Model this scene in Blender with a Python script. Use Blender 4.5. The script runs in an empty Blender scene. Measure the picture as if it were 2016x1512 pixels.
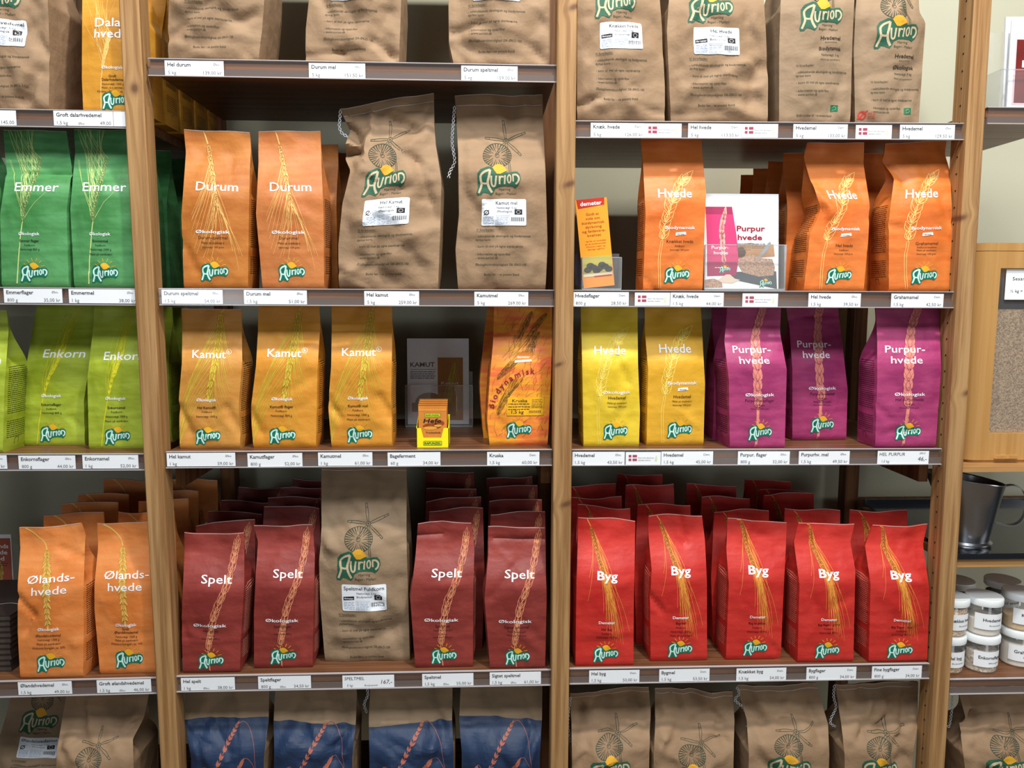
import bpy, bmesh, math, random
import numpy as np
from mathutils import Matrix, Vector
from mathutils.geometry import tessellate_polygon
sc = bpy.context.scene
col = sc.collection
# ------------------------------------------------------------------ camera
F, DC, HC = 1500.0, 1.5, 1.55
def cam_axes(p, y, r):
    cy, sy, cp, sp = math.cos(y), math.sin(y), math.cos(p), math.sin(p)
    fw = np.array([sy*cp, cy*cp, -sp]); rt = np.array([cy, -sy, 0.]); up = np.cross(rt, fw)
    return rt*math.cos(r)+up*math.sin(r), -rt*math.sin(r)+up*math.cos(r), fw
RT, UP, FW = cam_axes(math.radians(6.322), math.radians(2.233), math.radians(.16))
CP = np.array([0., -DC, HC])
cam = bpy.data.objects.new('camera', bpy.data.cameras.new('camera'))
cam.data.sensor_width = 36; cam.data.lens = 36*F/2016; cam.data.clip_start = .05
m = Matrix.Identity(4)
for i, v in enumerate((RT, UP, -FW)):
    for j in range(3): m[j][i] = v[j]
for j in range(3): m[j][3] = CP[j]
cam.matrix_world = m
col.objects.link(cam); sc.camera = cam
# ------------------------------------------------------------------ world, lights, exposure
sc.view_settings.view_transform = 'Standard'; sc.view_settings.look = 'None'
sc.view_settings.gamma = 1; sc.view_settings.use_curve_mapping = False
sc.view_settings.exposure = -0.3
w = bpy.data.worlds.new('world'); sc.world = w; w.use_nodes = True
w.node_tree.nodes['Background'].inputs[0].default_value = (.80, .90, 1.0, 1)
w.node_tree.nodes['Background'].inputs[1].default_value = .09
def area(name, loc, target, sx, sy, power, color=(1, 1, 1)):
    l = bpy.data.lights.new(name, 'AREA'); l.shape = 'RECTANGLE'; l.size = sx; l.size_y = sy; l.energy = power; l.color = color
    o = bpy.data.objects.new(name, l); o.location = loc
    o.rotation_euler = (Vector(target)-Vector(loc)).to_track_quat('-Z', 'Y').to_euler(); col.objects.link(o); return o
area('ceiling_lamp', (.62, -1.05, 3.7), (.5, .1, 1.1), .16, .16, 70, (1, .95, .87))
area('ceiling_lamp', (-.75, -1.15, 3.7), (-.5, .1, 1.1), .5, .3, 30, (1, .96, .9))
area('overhead_fill', (.1, -1.6, 3.5), (.1, 0, 1.0), 2.6, .4, 20, (.95, .98, 1))  # broad overhead fill added for soft light on the shelf fronts
area('overhead_fill', (.2, -1.95, 3.4), (.2, 0, 1.1), 2.8, .4, 58, (.93, .97, 1))  # fill added to brighten upright cards and bag fronts, no known fixture
area('window_light', (-1.75, -3.4, 1.60), (-.3, 0, 1.3), .6, .8, 11, (.84, .93, 1))
area('window_light', (1.5, -3.6, 1.0), (.5, 0, 1.0), 1.2, 1.0, 12, (.88, .95, 1))
area('window_light', (3.4, -1.3, 1.9), (1.0, .5, 1.6), .9, 1.2, 24, (1, .98, .92))

# ------------------------------------------------------------------ projection helpers (pixel frame 2016x1512 -> a point at a real depth)
def ray(px, py):
    return FW + RT*((px-1008)/F) - UP*((py-756)/F)
def atY(px, py, Y):
    d = ray(px, py); k = (Y-CP[1])/d[1]; return CP + d*k
def atZ(px, py, Z):
    d = ray(px, py); k = (Z-CP[2])/d[2]; return CP + d*k
# ------------------------------------------------------------------ materials
def lin(c):
    return tuple((x/255/12.92 if x/255 <= .04045 else ((x/255+.055)/1.055)**2.4) for x in c)+(1,)
MC = {}
def newmat(name):
    m = bpy.data.materials.new(name); m.use_nodes = True
    nt = m.node_tree; return m, nt, nt.nodes['Principled BSDF']
def flat(name, rgb, rough=.6, metal=0, **kw):
    if name in MC: return MC[name]
    m, nt, b = newmat(name)
    b.inputs['Base Color'].default_value = lin(rgb); b.inputs['Roughness'].default_value = rough; b.inputs['Metallic'].default_value = metal
    b.inputs['Specular IOR Level'].default_value = kw.get('spec', .3)
    if 'noise' in kw:
        tc = nt.nodes.new('ShaderNodeTexCoord'); n = nt.nodes.new('ShaderNodeTexNoise'); n.inputs['Scale'].default_value = kw['noise']
        r = nt.nodes.new('ShaderNodeValToRGB'); a = kw.get('amt', .12)
        c = lin(rgb); r.color_ramp.elements[0].position = .3; r.color_ramp.elements[1].position = .7
        r.color_ramp.elements[0].color = tuple(x*(1-a) for x in c[:3])+(1,); r.color_ramp.elements[1].color = tuple(min(1, x*(1+a)) for x in c[:3])+(1,)
        nt.links.new(tc.outputs['Object'], n.inputs['Vector']); nt.links.new(n.outputs['Fac'], r.inputs[0]); nt.links.new(r.outputs[0], b.inputs['Base Color'])
    MC[name] = m; return m
def paper(name, rgb, rgb2, rough=.5, crinkle=.38, scale=9, bump2=0):
    """printed paper: two blended inks and a fine crinkle"""
    if name in MC: return MC[name]
    m, nt, b = newmat(name); N = nt.nodes.new; Lk = nt.links.new
    tc = N('ShaderNodeTexCoord'); n = N('ShaderNodeTexNoise'); n.inputs['Scale'].default_value = scale; n.inputs['Detail'].default_value = 3
    Lk(tc.outputs['Object'], n.inputs['Vector'])
    mp = N('ShaderNodeMapping'); mp.inputs['Scale'].default_value = (1, 1, 6); n2 = N('ShaderNodeTexNoise'); n2.inputs['Scale'].default_value = scale*1.2
    Lk(tc.outputs['Object'], mp.inputs[0]); Lk(mp.outputs[0], n2.inputs['Vector'])
    ad = N('ShaderNodeMath'); ad.operation = 'ADD'; Lk(n.outputs['Fac'], ad.inputs[0]); Lk(n2.outputs['Fac'], ad.inputs[1])
    r = N('ShaderNodeValToRGB'); r.color_ramp.elements[0].position = .75; r.color_ramp.elements[1].position = 1.25
    ml = N('ShaderNodeMath'); ml.operation = 'MULTIPLY'; ml.inputs[1].default_value = .5
    Lk(ad.outputs[0], ml.inputs[0]); r.color_ramp.elements[0].position = .38; r.color_ramp.elements[1].position = .62
    r.color_ramp.elements[0].color = lin(rgb); r.color_ramp.elements[1].color = lin(rgb2)
    Lk(ml.outputs[0], r.inputs[0]); Lk(r.outputs[0], b.inputs['Base Color'])
    b.inputs['Roughness'].default_value = rough; b.inputs['Specular IOR Level'].default_value = .35
    vo = N('ShaderNodeTexVoronoi'); vo.feature = 'F1'; vo.inputs['Scale'].default_value = 26; n3 = N('ShaderNodeTexNoise'); n3.inputs['Scale'].default_value = 45; n3.inputs['Detail'].default_value = 4
    Lk(tc.outputs['Object'], vo.inputs['Vector']); Lk(tc.outputs['Object'], n3.inputs['Vector'])
    a2 = N('ShaderNodeMath'); a2.operation = 'ADD'; Lk(vo.outputs['Distance'], a2.inputs[0]); Lk(n3.outputs['Fac'], a2.inputs[1])
    bp = N('ShaderNodeBump'); bp.inputs['Strength'].default_value = crinkle; bp.inputs['Distance'].default_value = .004
    Lk(a2.outputs[0], bp.inputs['Height']); Lk(bp.outputs[0], b.inputs['Normal'])
    MC[name] = m; return m
def wood(name, rgb, rgb2, axis=2, rough=.5, fine=70, knots=(), spec=.3):
    """straight grain along one axis; knots = object-space (x,z,size)"""
    m, nt, b = newmat(name); N = nt.nodes.new; Lk = nt.links.new
    tc = N('ShaderNodeTexCoord'); vec = tc.outputs['Object']
    def math_(op, a, c=None):
        q = N('ShaderNodeMath'); q.operation = op
        for i, v in enumerate((a, c)):
            if v is None: continue
            if isinstance(v, (int, float)): q.inputs[i].default_value = v
            else: Lk(v, q.inputs[i])
        return q.outputs[0]
    kn = None; warp = None
    if knots:
        sp = N('ShaderNodeSeparateXYZ'); Lk(vec, sp.inputs[0])
        for (kx, kz, ks, rnd, ksl) in knots:
            dx = math_('MULTIPLY', math_('SUBTRACT', sp.outputs[0], kx), 1/ks); dz = math_('MULTIPLY', math_('ADD', math_('SUBTRACT', sp.outputs[2], kz), math_('MULTIPLY', sp.outputs[0], ksl)), (.8 if rnd else 1.9)/ks)
            d2 = math_('ADD', math_('MULTIPLY', dx, dx), math_('MULTIPLY', dz, dz))
            e = math_('POWER', 2.718, math_('MULTIPLY', d2, -1.0))
            e2 = math_('MULTIPLY', math_('POWER', 2.718, math_('MULTIPLY', d2, -.12)), dx)
            kn = e if kn is None else math_('ADD', kn, e)
            wv = math_('MULTIPLY', e2, .006)
            warp = wv if warp is None else math_('ADD', warp, wv)
    s = [fine, fine, fine]; s[axis] = fine/32
    mp = N('ShaderNodeMapping'); mp.inputs['Scale'].default_value = s
    if warp is not None:
        cx = N('ShaderNodeCombineXYZ'); Lk(math_('MULTIPLY', warp, -1.0), cx.inputs[0])
        va = N('ShaderNodeVectorMath'); va.operation = 'ADD'; Lk(vec, va.inputs[0]); Lk(cx.outputs[0], va.inputs[1]); vec = va.outputs[0]
    Lk(vec, mp.inputs[0])
    n = N('ShaderNodeTexNoise'); n.inputs['Scale'].default_value = 1; n.inputs['Detail'].default_value = 3; n.inputs['Distortion'].default_value = .4
    Lk(mp.outputs[0], n.inputs['Vector'])
    n2 = N('ShaderNodeTexNoise'); n2.inputs['Scale'].default_value = 4.5; Lk(mp.outputs[0], n2.inputs['Vector'])
    mix = math_('ADD', math_('MULTIPLY', n.outputs['Fac'], .75), math_('MULTIPLY', n2.outputs['Fac'], .25))
    r = N('ShaderNodeValToRGB'); r.color_ramp.elements[0].position = .38; r.color_ramp.elements[1].position = .60
    r.color_ramp.elements[0].color = lin(rgb2); r.color_ramp.elements[1].color = lin(rgb)
    Lk(mix, r.inputs[0]); out = r.outputs[0]
    if kn is not None:
        mx = N('ShaderNodeMix'); mx.data_type = 'RGBA'; Lk(math_('MINIMUM', math_('MULTIPLY', kn, 1.0), .85), mx.inputs[0]); Lk(out, mx.inputs[6]); mx.inputs[7].default_value = lin((92, 58, 40)); out = mx.outputs[2]
    Lk(out, b.inputs['Base Color']); b.inputs['Roughness'].default_value = rough; b.inputs['Specular IOR Level'].default_value = spec
    bp = N('ShaderNodeBump'); bp.inputs['Strength'].default_value = .12; bp.inputs['Distance'].default_value = .002; Lk(mix, bp.inputs['Height']); Lk(bp.outputs[0], b.inputs['Normal'])
    return m
def clear_mat(name, tint=(235, 240, 245), gloss=.1, rough=.06, op=.06):
    m = bpy.data.materials.new(name); m.use_nodes = True; nt = m.node_tree; nt.nodes.clear(); N = nt.nodes.new
    o = N('ShaderNodeOutputMaterial'); t = N('ShaderNodeBsdfTransparent'); g = N('ShaderNodeBsdfGlossy'); g.inputs['Roughness'].default_value = rough
    t.inputs[0].default_value = (1, 1, 1, 1); g.inputs[0].default_value = (1, 1, 1, 1)
    d = N('ShaderNodeBsdfDiffuse'); d.inputs[0].default_value = lin(tint)
    fr = N('ShaderNodeLayerWeight'); fr.inputs[0].default_value = .5
    pw = N('ShaderNodeMath'); pw.operation = 'POWER'; pw.inputs[1].default_value = 4.0; nt.links.new(fr.outputs['Facing'], pw.inputs[0])
    mu = N('ShaderNodeMath'); mu.operation = 'MULTIPLY_ADD'; mu.inputs[1].default_value = .5; mu.inputs[2].default_value = gloss+.035; nt.links.new(pw.outputs[0], mu.inputs[0])
    m1 = N('ShaderNodeMixShader'); m1.inputs[0].default_value = op; nt.links.new(t.outputs[0], m1.inputs[1]); nt.links.new(d.outputs[0], m1.inputs[2])
    m2 = N('ShaderNodeMixShader'); nt.links.new(mu.outputs[0], m2.inputs[0]); nt.links.new(m1.outputs[0], m2.inputs[1]); nt.links.new(g.outputs[0], m2.inputs[2])
    nt.links.new(m2.outputs[0], o.inputs[0]); return m
WHITE = flat('print_white', (240, 243, 246), .5)
INK = flat('print_black', (35, 30, 30), .6)
DARKTXT = flat('print_dark_brown', (70, 38, 22), .6)
GREYTXT = flat('print_grey', (95, 95, 98), .6)
CARD = flat('card_white', (244, 248, 253), .5)
LGREEN = flat('logo_green', (12, 112, 88), .5); LMINT = flat('logo_mint', (205, 240, 232), .5); SUN = flat('logo_sun', (238, 178, 40), .5)
SGREEN = flat('sack_green', (38, 88, 66), .6); SINK = flat('sack_ink', (62, 68, 52), .7); SCREAM = flat('sack_logo_letters', (190, 172, 142), .7); SSUN = flat('sack_sun', (214, 160, 44), .6)
STICK = flat('sticker_white', (228, 234, 242), .4)
THREAD = flat('thread_white', (215, 218, 222), .8)
EDGE = flat('paper_cut_edge', (205, 190, 182), .7)
BLUETXT = flat('print_blue', (70, 110, 160), .6)
# ------------------------------------------------------------------ mesh / object helpers
def tag(o, label=None, cat=None, group=None, kind=None):
    if label: o['label'] = label
    if cat: o['category'] = cat
    if group: o['group'] = group
    if kind: o['kind'] = kind
    return o
def mesh_obj(name, V, Fc, mats, parent=None, loc=(0, 0, 0), idx=None, smooth=False, angle=None):
    me = bpy.data.meshes.new(name); me.from_pydata([tuple(v) for v in V], [], [tuple(int(i) for i in f) for f in Fc])
    for mt in (mats if isinstance(mats, (list, tuple)) else [mats]): me.materials.append(mt)
    if idx is not None: me.polygons.foreach_set('material_index', np.asarray(idx, dtype=np.int32))
    if smooth: me.polygons.foreach_set('use_smooth', [True]*len(me.polygons))
    me.update()
    if smooth and angle: me.set_sharp_from_angle(angle=angle)
    o = bpy.data.objects.new(name, me); col.objects.link(o); o.location = loc
    if parent: o.parent = parent
    return o
def empty(name, loc):
    o = bpy.data.objects.new(name, None); o.location = loc; o.empty_display_size = .02; col.objects.link(o); return o
class B:
    """collects boxes / tubes / prisms / lathes into one mesh"""
    def __init__(s): s.v = []; s.f = []; s.i = []; s.mi = 0
    def add(s, V, Fc):
        k = len(s.v); s.v += [tuple(v) for v in V]; s.f += [tuple(a+k for a in f) for f in Fc]; s.i += [s.mi]*len(Fc); return s
    def box(s, a, b, bev=0):
        x0, y0, z0 = a; x1, y1, z1 = b
        if bev:
            c = bev; bm = bmesh.new(); bmesh.ops.create_cube(bm, size=1)
            for v in bm.verts: v.co = Vector(((x0+x1)/2+v.co.x*(x1-x0), (y0+y1)/2+v.co.y*(y1-y0), (z0+z1)/2+v.co.z*(z1-z0)))
            bmesh.ops.bevel(bm, geom=bm.edges[:], offset=c, segments=2, affect='EDGES', profile=.6)
            bm.verts.index_update(); s.add([v.co[:] for v in bm.verts], [[v.index for v in f.verts] for f in bm.faces]); bm.free(); return s
        V = [(x, y, z) for x in (x0, x1) for y in (y0, y1) for z in (z0, z1)]
        return s.add(V, [(0, 1, 3, 2), (4, 6, 7, 5), (0, 4, 5, 1), (2, 3, 7, 6), (0, 2, 6, 4), (1, 5, 7, 3)])
    def tube(s, P, r, n=6, closed=False):
        P = [Vector(p) for p in P]; V = []; m_ = len(P)
        for i, p in enumerate(P):
            a = P[(i-1) % m_] if closed or i > 0 else p; c = P[(i+1) % m_] if closed or i < m_-1 else p
            t = (c-a).normalized(); u = t.cross(Vector((.13, .9, .31))).normalized(); w_ = t.cross(u)
            rr = r[i] if hasattr(r, '__len__') else r
            V += [p+(u*math.cos(2*math.pi*k/n)+w_*math.sin(2*math.pi*k/n))*rr for k in range(n)]
        Fc = [(i*n+k, i*n+(k+1) % n, ((i+1) % m_)*n+(k+1) % n, ((i+1) % m_)*n+k) for i in range(m_ if closed else m_-1) for k in range(n)]
        if not closed: Fc += [tuple(range(n))[::-1], tuple(range((m_-1)*n, m_*n))]
        return s.add(V, Fc)
    def lathe(s, prof, n=40, c=(0, 0, 0), shear=None):
        V = []; m_ = len(prof)
        for r, z in prof:
            for k in range(n):
                a = 2*math.pi*k/n; V.append((c[0]+r*math.cos(a), c[1]+r*math.sin(a), c[2]+z))
        Fc = [(i*n+k, i*n+(k+1) % n, (i+1)*n+(k+1) % n, (i+1)*n+k) for i in range(m_-1) for k in range(n)]
        if prof[0][0] > 1e-5: Fc.append(tuple(range(n))[::-1])
        if prof[-1][0] > 1e-5: Fc.append(tuple(range((m_-1)*n, m_*n)))
        return s.add(V, Fc)
    def prism(s, poly, y0, y1):
        n = len(poly); V = [(x, y0, z) for x, z in poly]+[(x, y1, z) for x, z in poly]
        return s.add(V, [tuple(range(n)), tuple(range(2*n-1, n-1, -1))]+[(i, i+n, (i+1) % n+n, (i+1) % n) for i in range(n)])
    def build(s, name, mats, parent=None, loc=(0, 0, 0), smooth=False, angle=math.radians(35)):
        L = np.array(loc); V = np.array(s.v)-(L if parent is None else 0)
        return mesh_obj(name, V, s.f, mats, parent, loc if parent is None else (0, 0, 0), s.i, smooth, angle)
# ------------------------------------------------------------------ flat print: triangles in millimetres on a sheet
TXT = {}
def text_tris(s, bold=0.0):
    key = (s, bold)
    if key not in TXT:
        c = bpy.data.curves.new('t', 'FONT'); c.body = s; c.size = 1; c.offset = bold; c.resolution_u = 2
        o = bpy.data.objects.new('t', c); col.objects.link(o)
        dg = bpy.context.evaluated_depsgraph_get(); me = bpy.data.meshes.new_from_object(o.evaluated_get(dg))
        me.calc_loop_triangles(); n = len(me.vertices); co = np.empty(n*3); me.vertices.foreach_get('co', co); co = co.reshape(-1, 3)[:, :2]
        tr = np.empty(len(me.loop_triangles)*3, dtype=np.int32); me.loop_triangles.foreach_get('vertices', tr)
        TXT[key] = co[tr.reshape(-1, 3)] if n else np.zeros((0, 3, 2))
        bpy.data.objects.remove(o); bpy.data.curves.remove(c); bpy.data.meshes.remove(me)
    return TXT[key]
CAPH = .729
def text(s, u, v, h, w=None, align='c', bold=0.0, shear=0, wmax=None):
    """baseline v, capital height h, ink width w, anchored at u"""
    T = text_tris(s, bold).copy()
    if not len(T): return T
    k = h/CAPH; x0, x1 = T[..., 0].min(), T[..., 0].max(); kx = k if w is None else w/(x1-x0)
    if wmax and kx*(x1-x0) > wmax: kx = wmax/(x1-x0)
    X = (T[..., 0]-x0)*kx; Y = T[..., 1]*k; X = X+shear*Y; W = (x1-x0)*kx
    return np.stack([u+X-(W/2 if align == 'c' else W if align == 'r' else 0), v+Y], -1)
def stroke(P, w, w2=None):
    P = np.asarray(P, float); n = len(P); d = np.gradient(P, axis=0); d /= np.maximum(np.linalg.norm(d, axis=1, keepdims=True), 1e-9)
    N_ = np.stack([-d[:, 1], d[:, 0]], 1); ww = np.linspace(w, w if w2 is None else w2, n)[:, None]/2
    a = P+N_*ww; b = P-N_*ww; T = []
    for i in range(n-1): T += [(b[i], b[i+1], a[i+1]), (b[i], a[i+1], a[i])]
    return np.array(T)
def poly(P):
    P = [(float(a), float(b)) for a, b in P]
    T = tessellate_polygon([[Vector((a, b, 0)) for a, b in P]]); A = np.array(P)
    return A[np.array(T)]
def rect(x0, y0, x1, y1): return np.array([[(x0, y0), (x1, y0), (x1, y1)], [(x0, y0), (x1, y1), (x0, y1)]], float)
def rrect(x0, y0, x1, y1, r):
    P = []
    for cx, cy, a0 in ((x1-r, y0+r, -90), (x1-r, y1-r, 0), (x0+r, y1-r, 90), (x0+r, y0+r, 180)):
        P += [(cx+r*math.cos(math.radians(a0+k*30)), cy+r*math.sin(math.radians(a0+k*30))) for k in range(4)]
    return P
def disc(cx, cy, rx, ry=None, n=18, a0=0, a1=360):
    ry = ry or rx; A = np.radians(np.linspace(a0, a1, n+1)); P = np.stack([cx+rx*np.cos(A), cy+ry*np.sin(A)], 1)
    return np.array([[(cx, cy), P[i], P[i+1]] for i in range(n)])
def ring(cx, cy, rx, ry, w, n=24): 
    A = np.linspace(0, 2*np.pi, n+1); return stroke(np.stack([cx+rx*np.cos(A), cy+ry*np.sin(A)], 1), w)
def cr(P, n=6):
    """smooth curve through points"""
    P = np.asarray(P, float); Q = np.vstack([2*P[0]-P[1], P, 2*P[-1]-P[-2]]); out = []
    for i in range(1, len(Q)-2):
        for k in range(n):
            t = k/n; a, b, c, d = Q[i-1], Q[i], Q[i+1], Q[i+2]
            out.append(.5*((2*b)+(-a+c)*t+(2*a-5*b+4*c-d)*t*t+(-a+3*b-3*c+d)*t**3))
    out.append(P[-1]); return np.array(out)
def cat(*a): 
    a = [x for x in a if len(x)]; return np.concatenate(a) if a else np.zeros((0, 3, 2))
def clip_v(T, H, W):
    c = T.mean(1); return T[(T[..., 1].max(1) <= H) & (T[..., 1].min(1) >= 0) & (T[..., 0].max(1) <= W) & (T[..., 0].min(1) >= 0)]
def refine(T, L):
    for _ in range(12):
        e = np.linalg.norm(T-np.roll(T, -1, axis=1), axis=2); k = e.argmax(1); big = e.max(1) > L
        if not big.any(): break
        t = T[big]; kk = k[big]; r = np.arange(len(t)); a = t[r, kk]; b = t[r, (kk+1) % 3]; c = t[r, (kk+2) % 3]; mid = (a+b)/2
        T = np.concatenate([T[~big], np.stack([a, mid, c], 1), np.stack([mid, b, c], 1)])
    return T
def leaf(p, ang, ln, wd, outline=0.0, bend=0):
    c, s_ = math.cos(ang), math.sin(ang); L = np.array([0, .12, .3, .55, .8, 1.0]); h = np.array([.15, .7, 1, .85, .4, 0])*wd/2
    up = np.stack([L*ln, h], 1); dn = np.stack([L*ln, -h], 1)[::-1]; P = np.vstack([up, dn[1:]])
    P[:, 1] += bend*(P[:, 0]/ln)**2*wd
    R = np.stack([P[:, 0]*c-P[:, 1]*s_, P[:, 0]*s_+P[:, 1]*c], 1)+p
    if outline: return stroke(np.vstack([R, R[:1]]), outline)
    return np.array([[R[0], R[i], R[i+1]] for i in range(1, len(R)-1)])
def ear(axis, n, kl, kw, spread, outline=0.0, rib=.6, seed=0, center=True, taper=.25):
    rg = random.Random(seed); A = cr(axis, 8); T = [stroke(A, rib)] if rib else []; tips = []
    for i in range(n):
        f = (i+.3)/n; j = f*(len(A)-1); j0 = min(int(j), len(A)-2); p = A[j0]+(A[j0+1]-A[j0])*(j-j0); d = A[j0+1]-A[j0]; a = math.atan2(d[1], d[0])
        k = 1-taper*abs(2*f-.9)
        for sd in (-1, 1):
            an = a+sd*spread*(1+.25*rg.uniform(-1, 1)); l = kl*k*(1+.15*rg.uniform(-1, 1))
            T.append(leaf(p, an, l, kw*k, outline, bend=-sd*.25)); tips.append((p+np.array([math.cos(an), math.sin(an)])*l*.9, a, sd, f))
            if outline: T.append(stroke([p+np.array([math.cos(an), math.sin(an)])*l*.15, p+np.array([math.cos(an+.1*sd), math.sin(an+.1*sd)])*l*.7], outline*.7))
        if center and i % 2 == 0: T.append(leaf(p, a, kl*k*.9, kw*k*.8, outline))
    d = A[-1]-A[-2]; T.append(leaf(A[-1], math.atan2(d[1], d[0]), kl*.8, kw*.7, outline))
    return cat(*T), tips
def awns(starts, ends, w=.5, sag=0, w2=.45):
    w = w*1.25
    T = []
    for a, b in zip(starts, ends):
        a = np.array(a); b = np.array(b); n_ = np.array([-(b-a)[1], (b-a)[0]]); f = np.linspace(0, 1, 8)[:, None]
        T.append(stroke(a+(b-a)*f+n_*sag*4*f*(1-f), w, w2))
    return cat(*T)
# logo in unit coordinates (0..1 wide)
def lg(P): return np.array([((x-110)/820, (1475-y)/820) for x, y in P])
BLOB = lg([(330, 950), (400, 960), (450, 1050), (490, 1095), (560, 1098), (650, 1055), (720, 1068), (800, 1050), (875, 1048), (925, 1105), (938, 1190), (895, 1290), (830, 1345), (780, 1315), (650, 1308), (540, 1316), (455, 1355), (425, 1435), (385, 1480), (300, 1440), (240, 1425), (190, 1478), (120, 1475), (108, 1425), (138, 1330), (132, 1080), (185, 1005)])
LETTERS = [([(150, 1440), (190, 1340), (207, 1270), (192, 1190), (195, 1115), (260, 1052), (368, 1014)], 40), ([(368, 1014), (350, 1120), (322, 1230), (342, 1330), (397, 1432)], 44), ([(203, 1245), (260, 1262), (328, 1258)], 34),
  ([(390, 1125), (388, 1220), (400, 1290), (430, 1318), (460, 1290), (470, 1215), (482, 1125)], 32), ([(542, 1130), (540, 1280)], 32), ([(545, 1185), (572, 1142), (618, 1150)], 28), ([(645, 1115), (632, 1275)], 30),
  ([(722, 1105), (690, 1160), (700, 1235), (728, 1250), (752, 1200), (745, 1130), (722, 1105)], 25), ([(792, 1100), (797, 1232)], 28), ([(790, 1108), (860, 1112), (900, 1170), (885, 1235), (840, 1278)], 34)]
def logo(u, v, W_, sack=False, rot=0):
    g, l, s_ = (SGREEN, SCREAM, SSUN) if sack else (LGREEN, LMINT, SUN)
    def pl(T):
        T = T*W_; c, s2 = math.cos(rot), math.sin(rot); return np.stack([u+T[..., 0]*c-T[..., 1]*s2, v+T[..., 0]*s2+T[..., 1]*c], -1)
    L = [('logo', g, pl(poly(BLOB)), .5)]
    L.append(('logo', l, pl(cat(*[stroke(cr(lg(p), 4), w_*(1.15 if not sack else 1)/820) for p, w_ in LETTERS])), .8))
    L.append(('logo', s_, pl(poly(lg([(412, 972), (450, 930), (510, 905), (570, 910), (625, 950), (690, 1030), (640, 1052), (560, 1092), (495, 1090), (448, 1030)]))), .7))
    if not sack:
        R = [stroke([(.52+.26*math.cos(a), .50+.24*math.sin(a)), (.52+.40*math.cos(a), .50+.36*math.sin(a))], .018) for a in np.radians([15, 45, 72, 100, 128, 155])]
        L.append(('logo', SUN, pl(cat(*R)), .5))
    return L
def windmill(u, v, k=1/9.45):
    """hub at 690,455 in tracing units; (u,v) is where (110,1475) lands"""
    def q(P): return [(u+(x-110)*k, v+(1475-y)*k) for x, y in P]
    T = []; h = (690, 455); lw = .9
    for (tx, ty) in ((650, 85), (1062, 308), (955, 735), (488, 728), (298, 410)):
        d = np.array([tx-h[0], ty-h[1]], float); ln = np.linalg.norm(d); d /= ln; nn = np.array([-d[1], d[0]]); H = np.array(h, float)
        for sd in (-1, 1): T.append(stroke(q([H+d*45+nn*sd*14, H+d*ln*.5+nn*sd*24, H+d*ln+nn*sd*15]), lw))
        T.append(stroke(q([H+d*ln+nn*15, H+d*ln-nn*15]), lw)); T.append(stroke(q([H+d*ln*.8+nn*17, H+d*ln*.8-nn*17]), lw))
    T.append(ring(*q([(690, 455)])[0], 40*k, 42*k, 1.1)); T.append(disc(*q([(690, 455)])[0], 18*k))
    for x in (-14, 16): T.append(stroke(q([(695+x, 510), (738+x, 1060)]), lw))
    c = q([(510, 740)])[0]; T.append(ring(c[0], c[1], 265*k, 228*k, 1.0, 36)); T.append(ring(c[0], c[1], 36*k, 36*k, .7))
    for i in range(30):
        a = 2*math.pi*i/30; r0 = .34+.12*(i % 3); T.append(stroke([(c[0]+265*k*r0*math.cos(a), c[1]+228*k*r0*math.sin(a)), (c[0]+258*k*math.cos(a), c[1]+222*k*math.sin(a))], .5, 2.3))
    return cat(*T)
def scribble(x0, x1, ys, h, rg, w0=2, w1=9, gap=1.2):
    T = []
    for y in ys:
        x = x0
        while x < x1-2:
            l = rg.uniform(w0, w1); T.append(rect(x, y, min(x+l, x1), y+h)); x += l+gap
    return cat(*T)
DES = {}; YF = {}
def emit(L, layers): L += layers
def small_lines(rows, uc, bold=.0):
    return cat(*[text(s_, uc, v, h, wmax=100, bold=b_) for s_, v, h, b_ in rows])
def awn_fan(tips, fx, w=.45):
    return awns([t[0] for t in tips], [fx(t) for t in tips], w)
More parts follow.
